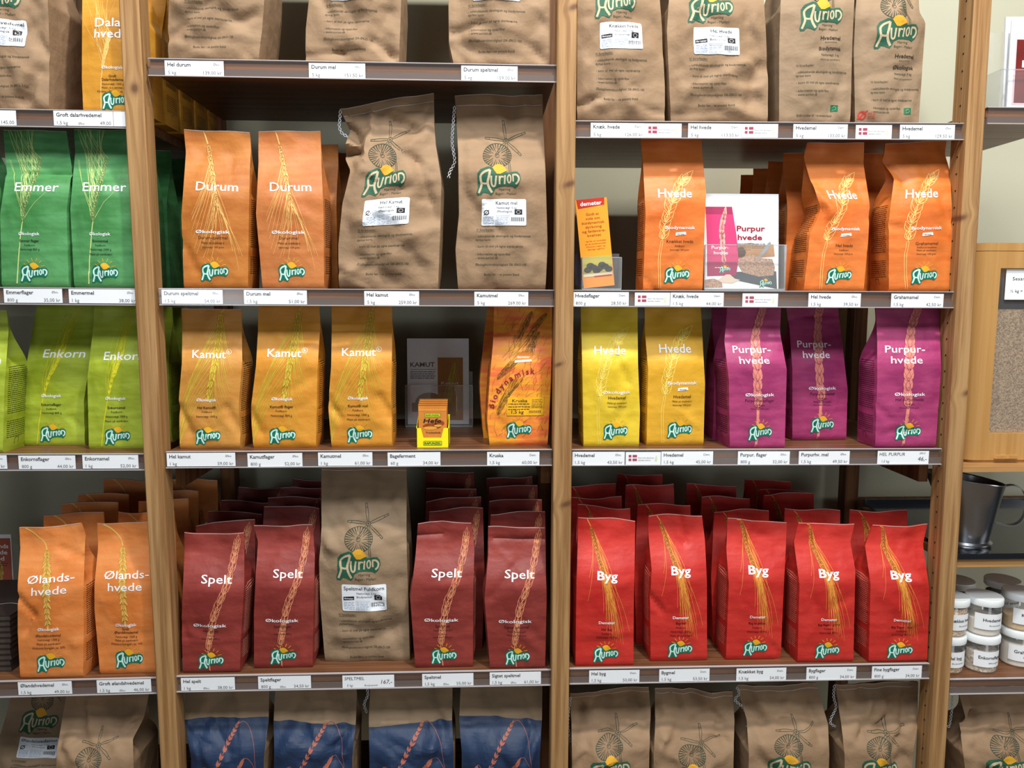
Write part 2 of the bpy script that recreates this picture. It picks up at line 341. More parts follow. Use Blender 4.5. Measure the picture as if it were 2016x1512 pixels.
def make_design(kind, sub, W, H):
    """layers (part, material, triangles in mm, lift in mm); canvas W x H"""
    L = []; rg = random.Random(hash(kind) % 97 if False else len(kind)*7+ord(kind[0]))
    if kind == 'emmer':
        c = flat('print_pale_green', (206, 222, 140), .55)
        E_, tips = ear([(47, 126), (52, 165), (61, 210), (69, 250)], 13, 13, 5.2, .42, .9, 1.2, 3)
        st = stroke(cr([(30, 0), (36, 50), (45, 115), (48, 128)], 6), 2.4, 1.6)
        aw = awns([t[0] for t in tips], [(t[0][0]-24+t[2]*16+rg.uniform(-16, 10)+(12 if t[2] > 0 else 0), min(H-1, t[0][1]+95+60*t[3]+rg.uniform(0, 30))) for t in tips], .75, .05, .5)
        L.append(('ear_print', c, clip_v(refine(cat(E_, st, aw, stroke([(52, 135), (70, 165), (92, 190)], .8, .4)), 9), H, W), .3))
        L.append(('lettering', WHITE, text('Emmer', 24, 187, 18, 88, 'l', .006), .6))
        L.append(('lettering', WHITE, text('Økologisk', 60, 101, 6.5, 42, bold=.01), .6)); L.append(('small_print', INK, small_lines(sub, 60), .5)); L += logo(38, 10, 55)
    elif kind == 'durum':
        c = flat('print_straw', (236, 192, 112), .55)
        E_, tips = ear([(43, 282), (48, 255), (57, 210), (67, 168)], 14, 14, 6, .38, 0, 1, 5)
        aw = awns([t[0] for t in tips], [(min(W-4, max(20, t[0][0]+(-22-10*(1-t[3]) if t[2] > 0 else 18+38*t[3])+rg.uniform(-10, 8))), t[0][1]-100-rg.uniform(0, 60)) for t in tips], .75, .04)
        L.append(('ear_print', c, clip_v(refine(cat(E_, aw, stroke([(36, 308), (43, 282)], 2.4)), 9), H, W), .3))
        L.append(('lettering', WHITE, text('Durum', 25, 190, 18, 80, 'l', .006), .6)); L.append(('lettering', WHITE, text('Økologisk', 60, 107, 6.5, 64, bold=.012), .6))
        L.append(('small_print', DARKTXT, small_lines(sub, 60), .5)); L += logo(34, 14, 55)
    elif kind in ('kamut',):
        c = flat('print_yellow_green', (205, 190, 62), .55)
        E_, tips = ear([(82, 272), (76, 235), (70, 185), (62, 110)], 15, 22, 9.5, .40, 0, 2.5, 8)
        aw = awns([t[0] for t in tips], [(max(-2, t[0][0]-62-rg.uniform(0, 26)*t[3]) if t[2] < 0 else t[0][0]+18+rg.uniform(0, 14), max(1, t[0][1]-135-rg.uniform(0, 60))) if t[2] < 0 else (t[0][0]+14+rg.uniform(0, 12), t[0][1]-70-rg.uniform(0, 40)) for t in tips], .7, -.05)
        L.append(('ear_print', c, clip_v(refine(cat(E_, aw, stroke([(88, H-2), (82, 272)], 2.2)), 9), H, W), .3))
        L.append(('lettering', WHITE, text('Kamut', 22, 180, 16.5, 68, 'l', .008), .6)); L.append(('lettering', WHITE, cat(ring(96, 193, 4.8, 4.8, .7), text('R', 96, 190.6, 4.8)), .6))
        L.append(('lettering', WHITE, text('Økologisk', 58, 95, 6.2, 40, bold=.012), .6)); L.append(('small_print', DARKTXT, small_lines(sub, 58), .5)); L += logo(32, 8, 52)
    elif kind == 'enkorn':
        c = flat('print_lime_yellow', (214, 208, 40), .55)
        E_, tips = ear([(41, 95), (50, 135), (60, 165), (68, 190)], 11, 12, 4, .35, 0, 1, 4)
        aw = awns([t[0] for t in tips], [(t[0][0]+t[2]*8+10+rg.uniform(-14, 30), min(H-1, t[0][1]+80+rg.uniform(0, 40))) for t in tips], .6, .06)
        L.append(('ear_print', c, clip_v(refine(cat(E_, aw, stroke(cr([(25, 0), (32, 50), (41, 95)], 5), 2)), 9), H, W), .3))
        L.append(('lettering', WHITE, text('Enkorn', 30, 176, 17, 80, 'l', .008, .08), .6)); L.append(('lettering', WHITE, text('Økologisk', 57, 98, 6.2, 40, bold=.012), .6))
        L.append(('small_print', INK, small_lines(sub, 58), .5)); L += logo(32, 8, 52)
    elif kind in ('hvede', 'hvedegul'):
        c = flat('print_cream_'+kind, (246, 204, 122) if kind == 'hvede' else (246, 222, 110), .55)
        E_, tips = ear([(34, 97), (38, 130), (50, 168), (68, 205), (84, 222)], 8, 27, 13, .5, 1.1, 1.1, 2)
        st = cat(*[stroke(cr([(32+dx, 98), (28+dx, 60), (32+dx, 0)], 6), .9) for dx in (0, 4)])
        L.append(('ear_print', c, clip_v(refine(cat(E_, st), 9), H, W), .3))
        L.append(('lettering', WHITE, text('Hvede', 26, 183, 18, 66, 'l', .009), .6))
        if 'bio' in sub[0]:
            L.append(('lettering', WHITE, text('Biodynamisk', 70, 121, 6.4, 60, bold=.012), .6)); L.append(('lettering', WHITE, poly([(60, 108), (82, 110), (81, 115.5), (61, 114)]), .6)); L.append(('small_print', DARKTXT, text('demeter', 71, 109.8, 3, 15, bold=.01), .75))
        else: L.append(('lettering', WHITE, text('Økologisk', 70, 106, 6, 58, bold=.012), .6))
        L.append(('small_print', DARKTXT, small_lines(sub[1:], 70), .5)); L += logo(41, 14, 52)
    elif kind == 'purpur':
        c = flat('print_salmon', (224, 138, 122), .55)
        E_, tips = ear([(57, 76), (55, 120), (58, 180), (66, 235), (74, 262)], 11, 30, 14.5, .34, 0, 2, 6)
        gap = flat('print_purple_line', (150, 62, 96), .55)
        E2, _ = ear([(57, 76), (55, 120), (58, 180), (66, 235), (74, 262)], 11, 30, 14.5, .34, .55, 0, 6)
        L.append(('ear_print', c, clip_v(refine(cat(E_, stroke(cr([(54, 0), (56, 40), (57, 78)], 5), 5, 6)), 9), H, W), .3)); L.append(('ear_print', gap, clip_v(E2, H, W), .42))
        L.append(('lettering', WHITE, cat(text('Purpur-', 14, 186, 14.5, 74, 'l', .005), text('hvede', 24, 165, 14.5, 58, 'l', .005)), .6)); L.append(('lettering', WHITE, text('Økologisk', 60, 102, 6.2, 58, bold=.012), .6))
        L.append(('small_print', flat('print_deep_purple', (70, 18, 48)), small_lines(sub, 60), .55)); L += logo(37, 14, 50)
    elif kind == 'oland':
        c = flat('print_pale_yellow', (226, 184, 92), .55)
        E_, tips = ear([(52, 252), (54, 215), (57, 165), (60, 108)], 15, 20, 6.5, .55, 0, 2, 9)
        L.append(('ear_print', c, clip_v(refine(cat(E_, stroke(cr([(4, 298), (26, 288), (46, 268), (52, 250)], 6), 3.2, 2.2)), 9), H, W), .3))
        L.append(('lettering', WHITE, cat(text('Ølands-', 19, 187, 16, 88, 'l', .006), text('hvede', 28, 164, 16, 66, 'l', .006)), .6)); L.append(('lettering', WHITE, text('Økologisk', 61, 95, 6.2, 41, bold=.014), .6))
        L.append(('small_print', DARKTXT, small_lines(sub, 60), .5)); L += logo(34, 12, 56)
    elif kind == 'spelt':
        c = flat('print_peach', (226, 150, 108), .55)
        E_, tips = ear([(51, 45), (55, 75), (63, 120), (79, 168), (91, 220), (98, 255)], 13, 27, 8.5, .26, .85, .6, 7, taper=.1)
        L.append(('ear_print', c, clip_v(refine(cat(E_, stroke([(54, 0), (51, 46)], 2)), 9), H, W), .3))
        L.append(('lettering', WHITE, text('Spelt', 34, 178, 17.5, 56, 'l', .006), .6)); L.append(('lettering', WHITE, text('Økologisk', 54, 93, 6.2, 62, bold=.012), .6))
        L.append(('small_print', INK, small_lines(sub, 56), .5)); L += logo(31, 8, 50)
    elif kind == 'byg':
        c = flat('print_gold', (228, 150, 62), .55)
        E_, tips = ear([(25, 276), (32, 250), (42, 215), (52, 186)], 14, 13, 5.4, .36, .95, 1, 1)
        aw = awns([t[0] for t in tips], [(t[0][0]+14+30*rg.random()*(1.1 if t[2] > 0 else .75)+8*t[3], max(44, t[0][1]-118-rg.uniform(0, 30))) for t in tips], .7, .05)
        aw2 = awns([(40, 215), (46, 200), (50, 190), (52, 188), (54, 186), (50, 195)], [(76, 52), (80, 48), (72, 56), (84, 60), (88, 50), (66, 60)], 1.3, .03)
        L.append(('ear_print', c, clip_v(refine(cat(E_, aw, aw2, stroke([(18, H-2), (25, 276)], 1.8), awns([(26, 270), (28, 262)], [(22, 130), (24, 175)], .6, .05)), 9), H, W), .3))
        L.append(('lettering', WHITE, text('Byg', 40, 172, 17.5, 40, 'l', .02), .6)); L.append(('lettering', WHITE, text('Demeter', 60, 86, 5.5, 32, bold=.012), .6))
        L.append(('small_print', flat('print_dark_red', (70, 8, 8)), small_lines(sub, 60), .5)); L += logo(34, 8, 50)
    elif kind == 'dala':
        c = flat('print_straw', (236, 192, 112), .55)
        E_, tips = ear([(42, 85), (50, 120), (58, 150)], 10, 13, 4.5, .4, 0, 1, 3)
        aw = awns([t[0] for t in tips], [(t[0][0]+t[2]*20+rg.uniform(-40, 14), t[0][1]+100) for t in tips], .6, .06)
        L.append(('ear_print', c, clip_v(refine(cat(E_, aw, stroke(cr([(36, 0), (38, 45), (42, 85)], 5), 2)), 9), H, W), .3))
        L.append(('lettering', WHITE, cat(text('Dalar-', 28, 167, 18, 72, 'l', .008), text('hvede', 27, 145, 18, 66, 'l', .008)), .6)); L.append(('lettering', WHITE, text('Økologisk', 62, 85, 6.2, 42, bold=.012), .6))
        L.append(('small_print', DARKTXT, small_lines(sub, 62), .5)); L += logo(38, 6, 55)
    elif kind == 'kruska':
        d1 = flat('print_olive_sketch', (110, 82, 28), .6); d2 = flat('print_red_sketch', (178, 60, 60), .6); T1 = []; T2 = []
        for k in range(120):
            x = rg.uniform(4, W-6); y = rg.uniform(10, H-12); a = rg.uniform(.7, 1.9); l = rg.uniform(10, 34)
            (T1 if rg.random() < .6 else T2).append(stroke([(x, y), (x+l*.5*math.cos(a)+rg.uniform(-2, 2), y+l*.5*math.sin(a)), (x+l*math.cos(a-.2), y+l*math.sin(a-.2))], .55, .2))
        for ax in ([(112, 262), (92, 240), (72, 205)], [(80, 266), (70, 245), (52, 212)], [(96, 225), (84, 205), (78, 180)], [(20, 60), (30, 90), (52, 118)], [(14, 130), (30, 150), (56, 170)]):
            E_, tp = ear(ax, 9, 11, 3, .5, .5, .5, 5); T1.append(E_); T1.append(awns([t[0] for t in tp], [(t[0][0]+(ax[-1][0]-ax[0][0])*.5+rg.uniform(-8, 8), t[0][1]+(ax[-1][1]-ax[0][1])*.5) for t in tp], .45))
        L.append(('ear_print', d1, clip_v(refine(cat(*T1), 9), H, W), .3)); L.append(('ear_print', d2, clip_v(refine(cat(*T2), 9), H, W), .35))
        T = []; cx, cy, R = 86, 66, 76; s_ = 'Biodynamisk'; wds = [6.5, 3.2, 6, 6.2, 5.6, 6.2, 6, 9, 3.2, 5, 5.8]; tot = sum(wds)+len(wds)*1.6; a = 180-4
        for ch, wd in zip(s_, wds):
            span = (wd*1.7+1.6)/R*180/math.pi*.95; a -= span/2; tt = text(ch, 0, 0, 13 if ch == 'B' else 12, align='c', bold=.02); an = math.radians(a)-math.pi/2
            c_, s2 = math.cos(an), math.sin(an); T.append(np.stack([cx+R*math.cos(math.radians(a))*.98+tt[..., 0]*c_-tt[..., 1]*s2, cy+R*math.sin(math.radians(a))+tt[..., 0]*s2+tt[..., 1]*c_], -1)); a -= span/2
        L.append(('lettering', flat('print_maroon', (150, 35, 55)), clip_v(cat(*T), H, W+20), .6))
        L.append(('badge', flat('print_orange', (232, 130, 30)), rect(50, 166, 82, 184), .45)); L.append(('badge', WHITE, cat(text('demeter', 64, 173, 4.6, 26, bold=.012), poly([(47, 164), (82, 166.5), (81, 170.5), (47, 168)])), .65))
        L.append(('label_sticker', flat('sticker_amber', (244, 182, 38), .4), poly(rrect(38, 60, 110, 96, 2)), .9))
        L.append(('label_sticker', INK, cat(text('Kruska', 62, 86.5, 6.2, 30, bold=.01), text('1,5 kg', 59, 64, 6.6, 24, bold=.01), scribble(40, 84, [82, 76.5, 71.5], 1.5, rg, 2, 8), scribble(86, 107, [91, 88.5, 86, 83.5, 81, 78.5, 76], .7, rg, 3, 9), cat(*[rect(81+i*1.3, 65, 81+i*1.3+(.4+.5*(i*7 % 3)/2), 70) for i in range(19)])), 1.05))
        L += logo(36, 14, 52)
    elif kind == 'sack' or kind == 'sacktop':
        name, mark, opts = sub
        dy = opts.get('dy', 0); L.append(('windmill_print', SINK, refine(clip_v(windmill(35, 183+dy), H, W), 9), .35)); L += logo(35, 183+dy, 86, True)
        L.append(('lettering', SINK, cat(text('Hjørring', 90, 192+dy, 5, 22), text('Bageri - Mølleri', 92, 183.5+dy, 5, 40)), .35))
        rows = [('Vi forarbejder:', 36, 114, 34), ('- udelukkende økologisk og biodynamisk', 36, 102, 104), ('dyrket korn', 36, 95, 28), ('- korn til mel på egne stenkværne', 37, 82, 88), ('- Information og opskrifter', 37, 67, 66), ('- www.aurion.dk', 37, 60, 42), ('Økologikontrolmyndighed: DK-ØKO-100', 36, 47, 97), ('Bedst før: - se posens bund', 52, 28, 67)]
        if opts.get('printed'):
            rows = [(a, b-5, c-(6 if dy > -20 else 32), d) for a, b, c, d in rows[:6]]+[('Bedst holdbar til: - se posens bund', 36, 16 if dy > -20 else 6, 72)]
            L.append(('lettering', INK, cat(text(name, 97, 165+dy, 8, 41, bold=.012), text(mark, 97, 146+dy, 7, 45, bold=.01)), .4))
            L.append(('lettering', SINK, cat(text('Stenmalet', 97, 159+dy, 3, 24), text('Nettovægt: 5 kg', 97, 135+dy, 5, 37), text('Malet på stenkværn', 97, 127+dy, 3, 40)), .35))
            L.append(('lettering', flat('print_leaf_green', (20, 105, 70)), rect(106, 26, 120, 38), .4)); L.append(('lettering', SCREAM, ring(113, 32, 3.6, 3.2, .5, 10), .5))
            if opts.get('o'): L.append(('lettering', flat('print_red_o', (190, 60, 50)), cat(ring(14, 24, 7, 6.5, 3), stroke([(5, 17), (24, 32)], 2.4), scribble(25, 42, [27, 24, 21, 18], .8, rg, 3, 9)), .4))
        if opts.get('blue'): L = []
        elif not opts.get('nosticker') and not opts.get('printed'):
            x0, x1, y0, y1 = 45, 131, 124+dy, 175+dy
            L.append(('label_sticker', STICK, refine(poly(rrect(x0, y0, x1, y1, 3)), 8), .9))
            L.append(('label_sticker', INK, cat(text(name, x0+(43 if len(name) > 13 else 48 if 'Fuld' in name or 'Knæk' in name or 'mel' in name else 52), y1-11, 7, 78 if len(name) > 13 else None, wmax=80, bold=.012), text('Nettovægt: 5 kg', x0+48, y1-19, 4.2, 38), text(mark, x0+44, y1-26, 4.2, 30),
                rect(x1-23, y1-30, x1-8, y1-20), cat(*[rect(x1-30+i*1.25, y0+8, x1-30+i*1.25+(.35+.55*((i*5) % 3)/2), y0+16) for i in range(21)])), 1.05))
            L.append(('label_sticker', STICK, cat(ring(x1-15.5, y1-25, 4, 3, .6, 10)), 1.15))
            if mark == 'Biodynamisk': L.append(('label_sticker', INK, poly([(x0+3, y1-31), (x0+24, y1-29.5), (x0+24, y1-22.5), (x0+3, y1-24)]), 1.05)); L.append(('label_sticker', STICK, text('demeter', x0+13.5, y1-28.4, 3.4, 18, bold=.012), 1.2))
            else: L.append(('label_sticker', INK, cat(ring(x0+9, y1-26, 4.2, 4, 1.6), stroke([(x0+4, y1-31), (x0+14, y1-21)], 1.2)), 1.05))
            L.append(('label_sticker', BLUETXT, cat(scribble(x0+3, x0+24, [y0+3.5+i*3.1 for i in range(5)], .8, rg, 3, 8), scribble(x0+28, x0+52, [y0+3.5+i*2.5 for i in range(6)], .55, rg, 3, 8)), 1.05))
            L.append(('label_sticker', GREYTXT, stroke([(x0+27, y0+2), (x0+54, y0+2), (x0+54, y0+19), (x0+27, y0+19), (x0+27, y0+2)], .4), 1.05))
        dr = 0 if opts.get('printed') else dy
        L.append(('lettering', SINK, cat(*[text(a, b, max(8, c+dr), 4.6, d, 'l') for a, b, c, d in rows]), .35)) if not opts.get('blue') else None
        if not opts.get('blue') and not opts.get('printed'): L.append(('lettering', SINK, rect(36, 112.2+dy, 70, 112.7+dy), .35))
        if opts.get('blue'):
            bl = opts['blue']; L.append(('blue_print', BLUEB, refine(poly([(0, 1), (W, 1), (W, H*(bl[0]+bl[1]/2)), (W*.5, H*(bl[0]+.004)), (0, H*(bl[0]-bl[1]/2))]), 4), 1.3))
            oc = flat('print_rust', (172, 98, 78), .6)
            for ax, sk in (([(40, 150), (62, 190), (86, 232), (104, 262)], [(104, 262), (116, 268), (130, 252), (142, 215), (148, 160)]), ([(84, 130), (102, 170), (118, 198)], [(118, 200), (128, 203), (140, 190), (150, 165)]), ([(18, 150), (25, 168), (30, 180)], [(30, 182), (36, 188), (44, 178)])):
                E_, tp = ear(ax, 12, 11, 5, .5, 0, 1, 3, False); L.append(('ear_print', oc, clip_v(cat(E_, refine(stroke(cr(sk, 6), .9, .6), 9)), H, W), 1.7))
    EL = dict(durum=([(43, 282), (48, 255), (57, 210), (67, 168)], 14, 14, 6, .38, 5, (150, 84, 36)), emmer=([(47, 126), (52, 165), (61, 210), (69, 250)], 13, 13, 5.2, .42, 3, (70, 112, 56)), byg=([(25, 276), (32, 250), (42, 215), (52, 186)], 14, 13, 5.4, .36, 1, (136, 64, 24)),
      kamut=([(82, 272), (76, 235), (70, 185), (62, 110)], 15, 22, 9.5, .40, 8, (186, 128, 40)), oland=([(52, 252), (54, 215), (57, 165), (60, 108)], 15, 20, 6.5, .55, 9, (176, 122, 46)))
    if kind in EL:
        ax, n_, kl, kw, sp_, sd_, c_ = EL[kind]; E2, _ = ear(ax, n_, kl, kw, sp_, .55 if kind != 'kamut' else .8, 0, sd_, taper=.25); L.append(('ear_print', flat('print_kernel_line_'+kind, c_, .6), clip_v(E2, H, W), .42))
    return [(a, b, refine(t, 7), lf) for a, b, t, lf in L if len(t)]
def decals(parent, layers, mapf):
    groups = {}
    for p, mt, T, lf in layers: groups.setdefault(p, []).append((mt, T, lf))
    for p, ls in groups.items():
        mats = []; V = []; idx = []
        for mt, T, lf in ls:
            if mt not in mats: mats.append(mt)
            q = T.reshape(-1, 2); V.append(mapf(q[:, 0], q[:, 1], lf*.001)); idx += [mats.index(mt)]*len(T)
        V = np.concatenate(V); n = len(V)//3
        me = bpy.data.meshes.new(p); me.vertices.add(n*3); me.vertices.foreach_set('co', V.astype(np.float32).ravel()); me.loops.add(n*3); me.loops.foreach_set('vertex_index', np.arange(n*3, dtype=np.int32))
        me.polygons.add(n); me.polygons.foreach_set('loop_start', np.arange(0, n*3, 3, dtype=np.int32)); me.polygons.foreach_set('loop_total', np.full(n, 3, dtype=np.int32))
        for mt in mats: me.materials.append(mt)
        me.polygons.foreach_set('material_index', np.array(idx, dtype=np.int32)); me.update(calc_edges=True)
        o = bpy.data.objects.new(p, me); col.objects.link(o); o.parent = parent
def plane_map(o, ux, uz, nrm):
    """sheet with origin o (metres, local), unit vectors ux, uz, printed side nrm; inputs in mm"""
    o, ux, uz, nrm = map(np.array, (o, ux, uz, nrm))
    return lambda u, v, l: o+np.outer(u, ux)*.001+np.outer(v, uz)*.001+nrm*l
# ------------------------------------------------------------------ bags
def sstep(a, b, x): x = np.clip((x-a)/(b-a), 0, 1); return x*x*(3-2*x)
def crumple(S, T, seed, n, asp, wmin=.05, wmax=.16):
    """continuous paper folds: n short tent-shaped creases of mixed sign"""
    r = np.random.RandomState(seed); h = np.zeros_like(S)
    for _ in range(n):
        cx, cy, a = r.rand(), r.rand()*asp, r.rand()*np.pi; u = (S-cx)*np.cos(a)+(T*asp-cy)*np.sin(a); v = -(S-cx)*np.sin(a)+(T*asp-cy)*np.cos(a)
        w1, w2 = wmin+(wmax-wmin)*r.rand(2); L = .12+.35*r.rand(); sg = -1 if r.rand() < .55 else 1
        h += sg*(.4+.6*r.rand())*np.maximum(0, 1-np.where(u > 0, u/w1, -u/w2))*np.exp(-(v/L)**2)*(w1+w2)/.2
    return h
def bag(name, label, mat, L, R, z, D=.075, Y=None, kind=None, sub=None, W=122, H=300, seed=1, amp=.0012, full=True, cat_='flour bag', group=None, creases=(), blue=None, lean=(.55, .93), tdip=0, sidep=None, sack=False, thread=None, seam=False, tilt=0, mats=None, top_print=None, ink=None, world=None):
    if world is None: L = np.array(L, float); R = np.array(R, float)
    if Y is None:
        a = atZ(*L[0], z); b = atZ(*R[0], z); Y = (a[1]+b[1])/2
    Y = max(Y, .02)
    YF[seed] = Y+D
    ns, nt = (20, 46) if full else (8, 14)
    if sack and full: ns, nt = 30, 56
    t = np.linspace(0, 1, nt+1); s_ = np.linspace(0, 1, ns+1)
    ln = sstep(lean[0], lean[1], t); d = D*(1-ln)+.0016; fy = Y+(D-d)/2+tilt*t
    def side(P):
        tt = (P[0, 1]-P[:, 1])/(P[0, 1]-P[-1, 1]); xs = np.interp(t, tt, P[:, 0]); ys = P[0, 1]+(P[-1, 1]-P[0, 1])*t
        Q = np.array([atY(x, y, yy) for x, y, yy in zip(xs, ys, fy)]); Q[:, 2] += (z-Q[0, 2])*(1-t)**2
        return Q
    if world is not None:
        X0, X1, zt = world; A = np.stack([X0+0*t, fy, z+(zt-z)*t], 1); Cc = np.stack([X1+0*t, fy, z+(zt-z)*t], 1)
    else: A, Cc = side(L), side(R)
    S, T = np.meshgrid(s_, t)
    Fp = A[:, None, :]*(1-S[..., None])+Cc[:, None, :]*S[..., None]
    asp = H/W; env = np.minimum(1, S*9+.15)*np.minimum(1, (1-S)*9+.15)*np.minimum(1, T*14)
    h = crumple(S, T, seed, 12 if not sack else 44, asp)*amp*(2.2 if not sack else 2.0)*env
    h -= (.010 if full else .004)*np.sin(np.pi*S)*np.sin(np.pi*np.clip(T*1.15, 0, 1))*(1-ln[:, None])*(1.6 if sack else .7)
    if not sack: h += .0016*np.maximum(0, 1-np.abs(T-.27-.004*np.sin(9*S+seed))/.014)+.0010*np.maximum(0, 1-np.abs(T-.115)/.012)+.0012*np.maximum(0, 1-np.abs(T-.86)/.012)
    else: h += .004*np.maximum(0, 1-T/.05)*np.abs(np.sin(5*S+seed))
    for (s0, t0, s1, t1, dp, wd) in creases:
        px_, pz = (S-s0), (T-t0)*asp; dx, dz = s1-s0, (t1-t0)*asp; k = np.clip((px_*dx+pz*dz)/(dx*dx+dz*dz+1e-9), 0, 1)
        dd = np.hypot(px_-k*dx, pz-k*dz); h = h+dp*(.7 if sack else 1)*np.exp(-(dd/wd*1.7)**2)
    if tdip: Fp[..., 2] += tdip*np.sin(np.pi*S*1.3+seed)*np.clip((T-.8)/.2, 0, 1)
    h = h+.004*np.maximum(0, 1-T/.02)
    rip = (.0035 if not sack else .005)*np.sin(2*np.pi*(S*1.3+seed*.37))*sstep(.85, 1, T)
    Fp[..., 1] += h+rip
    base = np.array([(A[0, 0]+Cc[0, 0])/2, Y+D/2, z]); Bk = np.empty_like(Fp); Bk[:] = Fp; hb = -np.minimum(h, 0)*.6
    Bk[..., 1] = (fy+d)[:, None]+hb*(1-ln[:, None])+rip; Bk[..., 1] = np.maximum(Bk[..., 1], Fp[..., 1]+.0022); mxf = Fp[..., 1].max(1); Bk[..., 1] = np.where(ln[:, None] > .8, np.maximum(Bk[..., 1], Fp[..., 1]+.0030), Bk[..., 1])
    Wr = np.abs(Fp[:, -1, 0]-Fp[:, 0, 0])
    def sidegrid(E0, E1, sg):
        q = np.array([0, .25, .5, .75, 1]); G = E0[:, None, :]*(1-q[None, :, None])+E1[:, None, :]*q[None, :, None]
        g = np.sqrt(np.maximum(0, (D/2)**2-(d/2)**2))*.85
        G[..., 0] += sg*(-g[:, None]*(1-np.abs(2*q-1))[None]+((.0025 if sack or not full else .0045)*(1-ln))[:, None]*np.sin(np.pi*q)[None]*np.minimum(1, t*12)[:, None])
        for k in (1, 2, 3):
            fr = g*(1-abs(2*q[k]-1))/Wr; jj = (fr*ns).astype(int)+1
            if sg > 0: jj = ns-jj
            for r_ in range(nt+1):
                lo, hi = (0, jj[r_]) if sg < 0 else (jj[r_], ns)
                G[r_, k, 1] = min(max(G[r_, k, 1], Fp[r_, lo:hi+1, 1].max()+.0005), max(Bk[r_, lo:hi+1, 1].min()-.0003, Fp[r_, lo:hi+1, 1].max()+.0003)) if ln[r_] > .5 else G[r_, k, 1]
                if r_ == nt: G[r_, k, 2] = min(G[r_, k, 2], Fp[r_, lo:hi+1, 2].min())-.001
        return G
    RS = sidegrid(Fp[:, -1], Bk[:, -1], 1); LS = sidegrid(Fp[:, 0], Bk[:, 0], -1)
    ringv = np.concatenate([Fp, RS[:, 1:4], Bk[:, ::-1], LS[:, 3:0:-1]], 1)-base; n = ringv.shape[1]; m_ = nt+1
    i, j = np.meshgrid(np.arange(nt), np.arange(n), indexing='ij'); jn = (j+1) % n
    Q = np.stack([i*n+j, i*n+jn, (i+1)*n+jn, (i+1)*n+j], -1).reshape(-1, 4).tolist()
    mi = [0]*len(Q); allm = [mat]
    if blue is not None:
        allm = [mat, blue[0]]; mi = [1 if (t[a//n] < blue[1]+blue[2]*((a % n)/ns-.5) and (a % n) < ns) else 0 for a in range(len(Q))]
    Q.append(list(range(n))[::-1]); mi.append(0)
    tp = (m_-1)*n; Q += [[tp+k, tp+k+1, tp+ns+3+ns+1-k-1+0, tp+ns+3+ns+1-k] for k in range(ns)]; mi += [0]*ns
    Vv = ringv.reshape(-1, 3); root = mesh_obj(name, Vv, Q, allm, None, tuple(base), mi, True, math.radians(50)); tag(root, label, cat_, group)
    G = Fp-base; dS = np.gradient(G, axis=1); dT = np.gradient(G, axis=0); Nn = np.cross(dS, dT); Nn /= np.linalg.norm(Nn, axis=2, keepdims=True)
    def gmap(Gx, Nx, W_, H_):
        a, b = Gx.shape[0]-1, Gx.shape[1]-1
        def f(u, v, l):
            x = np.clip(u/W_, 0, 1)*b; y = np.clip(v/H_, 0, 1)*a; x0 = np.minimum(x.astype(int), b-1); y0 = np.minimum(y.astype(int), a-1); fx = (x-x0)[:, None]; fy_ = (y-y0)[:, None]
            r = []
            for M in (Gx, Nx): r.append((M[y0, x0]*(1-fx)+M[y0, x0+1]*fx)*(1-fy_)+(M[y0+1, x0]*(1-fx)+M[y0+1, x0+1]*fx)*fy_)
            return r[0]+r[1]*(l+.0002)
        return f
    fm = gmap(G, Nn, W, H)
    if kind:
        key = (kind, str(sub), W, H)
        if key not in DES: DES[key] = make_design(kind, sub, W, H)
        ly = DES[key]
        if not full: ly = [x for x in ly if x[0] in ('ear_print', 'lettering') and (top_print or True)]
        if not full: ly = [(a, b, T_[T_[..., 1].max(1) > H*(1-(top_print or .5))], c) for a, b, T_, c in ly]; ly = [x for x in ly if len(x[2])]
        decals(root, ly, fm)
    E_ = [('top_edge', EDGE, refine(rect(.5, H-1.1, W-.5, H-.1), 6), .3)]
    if seam and full:
        E_.append(('seam_stitching', THREAD, cat(*[rect(x, H*seam, x+2.6, H*seam+1.0) for x in np.arange(2, W-3, 3.6)]), .5))
    decals(root, E_, fm)
    if sidep:
        Gs = (LS if sidep == 'l' else RS)[:, ::1]-base
        if sidep == 'l': Gs = Gs[:, ::-1]
        dS = np.gradient(Gs, axis=1); dT = np.gradient(Gs, axis=0); N2 = np.cross(dS, dT); N2 /= np.linalg.norm(N2, axis=2, keepdims=True)
        rg = random.Random(seed); Tt = scribble(8, D*1000-8, [H*.27+i*4.0 for i in range(24)]+[H*.1+i*4 for i in range(9)], 1.1, rg, 3, 10)
        T3 = cat(stroke(rrect(D*500-6, 14, D*500+6, 26, 1), .8))
        decals(root, [('side_print', ink or INK, refine(cat(Tt, T3), 6), .4)], gmap(Gs, N2, D*1000, H))
    if thread is not None:
        b = B()
        P = [atY(x, y, Y+D/2-.004) - base for x, y in thread]; P = cr(np.array(P), 7)
        n_ = len(P)*5; f = np.linspace(0, len(P)-1, n_); C0 = np.stack([np.interp(f, np.arange(len(P)), P[:, k]) for k in range(3)], 1)
        dd = np.gradient(C0, axis=0); nn = np.stack([-dd[:, 2], 0*dd[:, 0], dd[:, 0]], 1); nn /= np.linalg.norm(nn, axis=1, keepdims=True)+1e-9
        arc = np.concatenate([[0], np.cumsum(np.linalg.norm(np.diff(C0, axis=0), axis=1))])
        for ph in (0, math.pi): b.tube(C0+nn*(.0023*np.sin(arc/.0026+ph))[:, None]+np.array([0, .0008, 0])*np.cos(arc/.0026+ph)[:, None], .00085, 4)
        b.build('stitching_thread', THREAD, root)
    return root
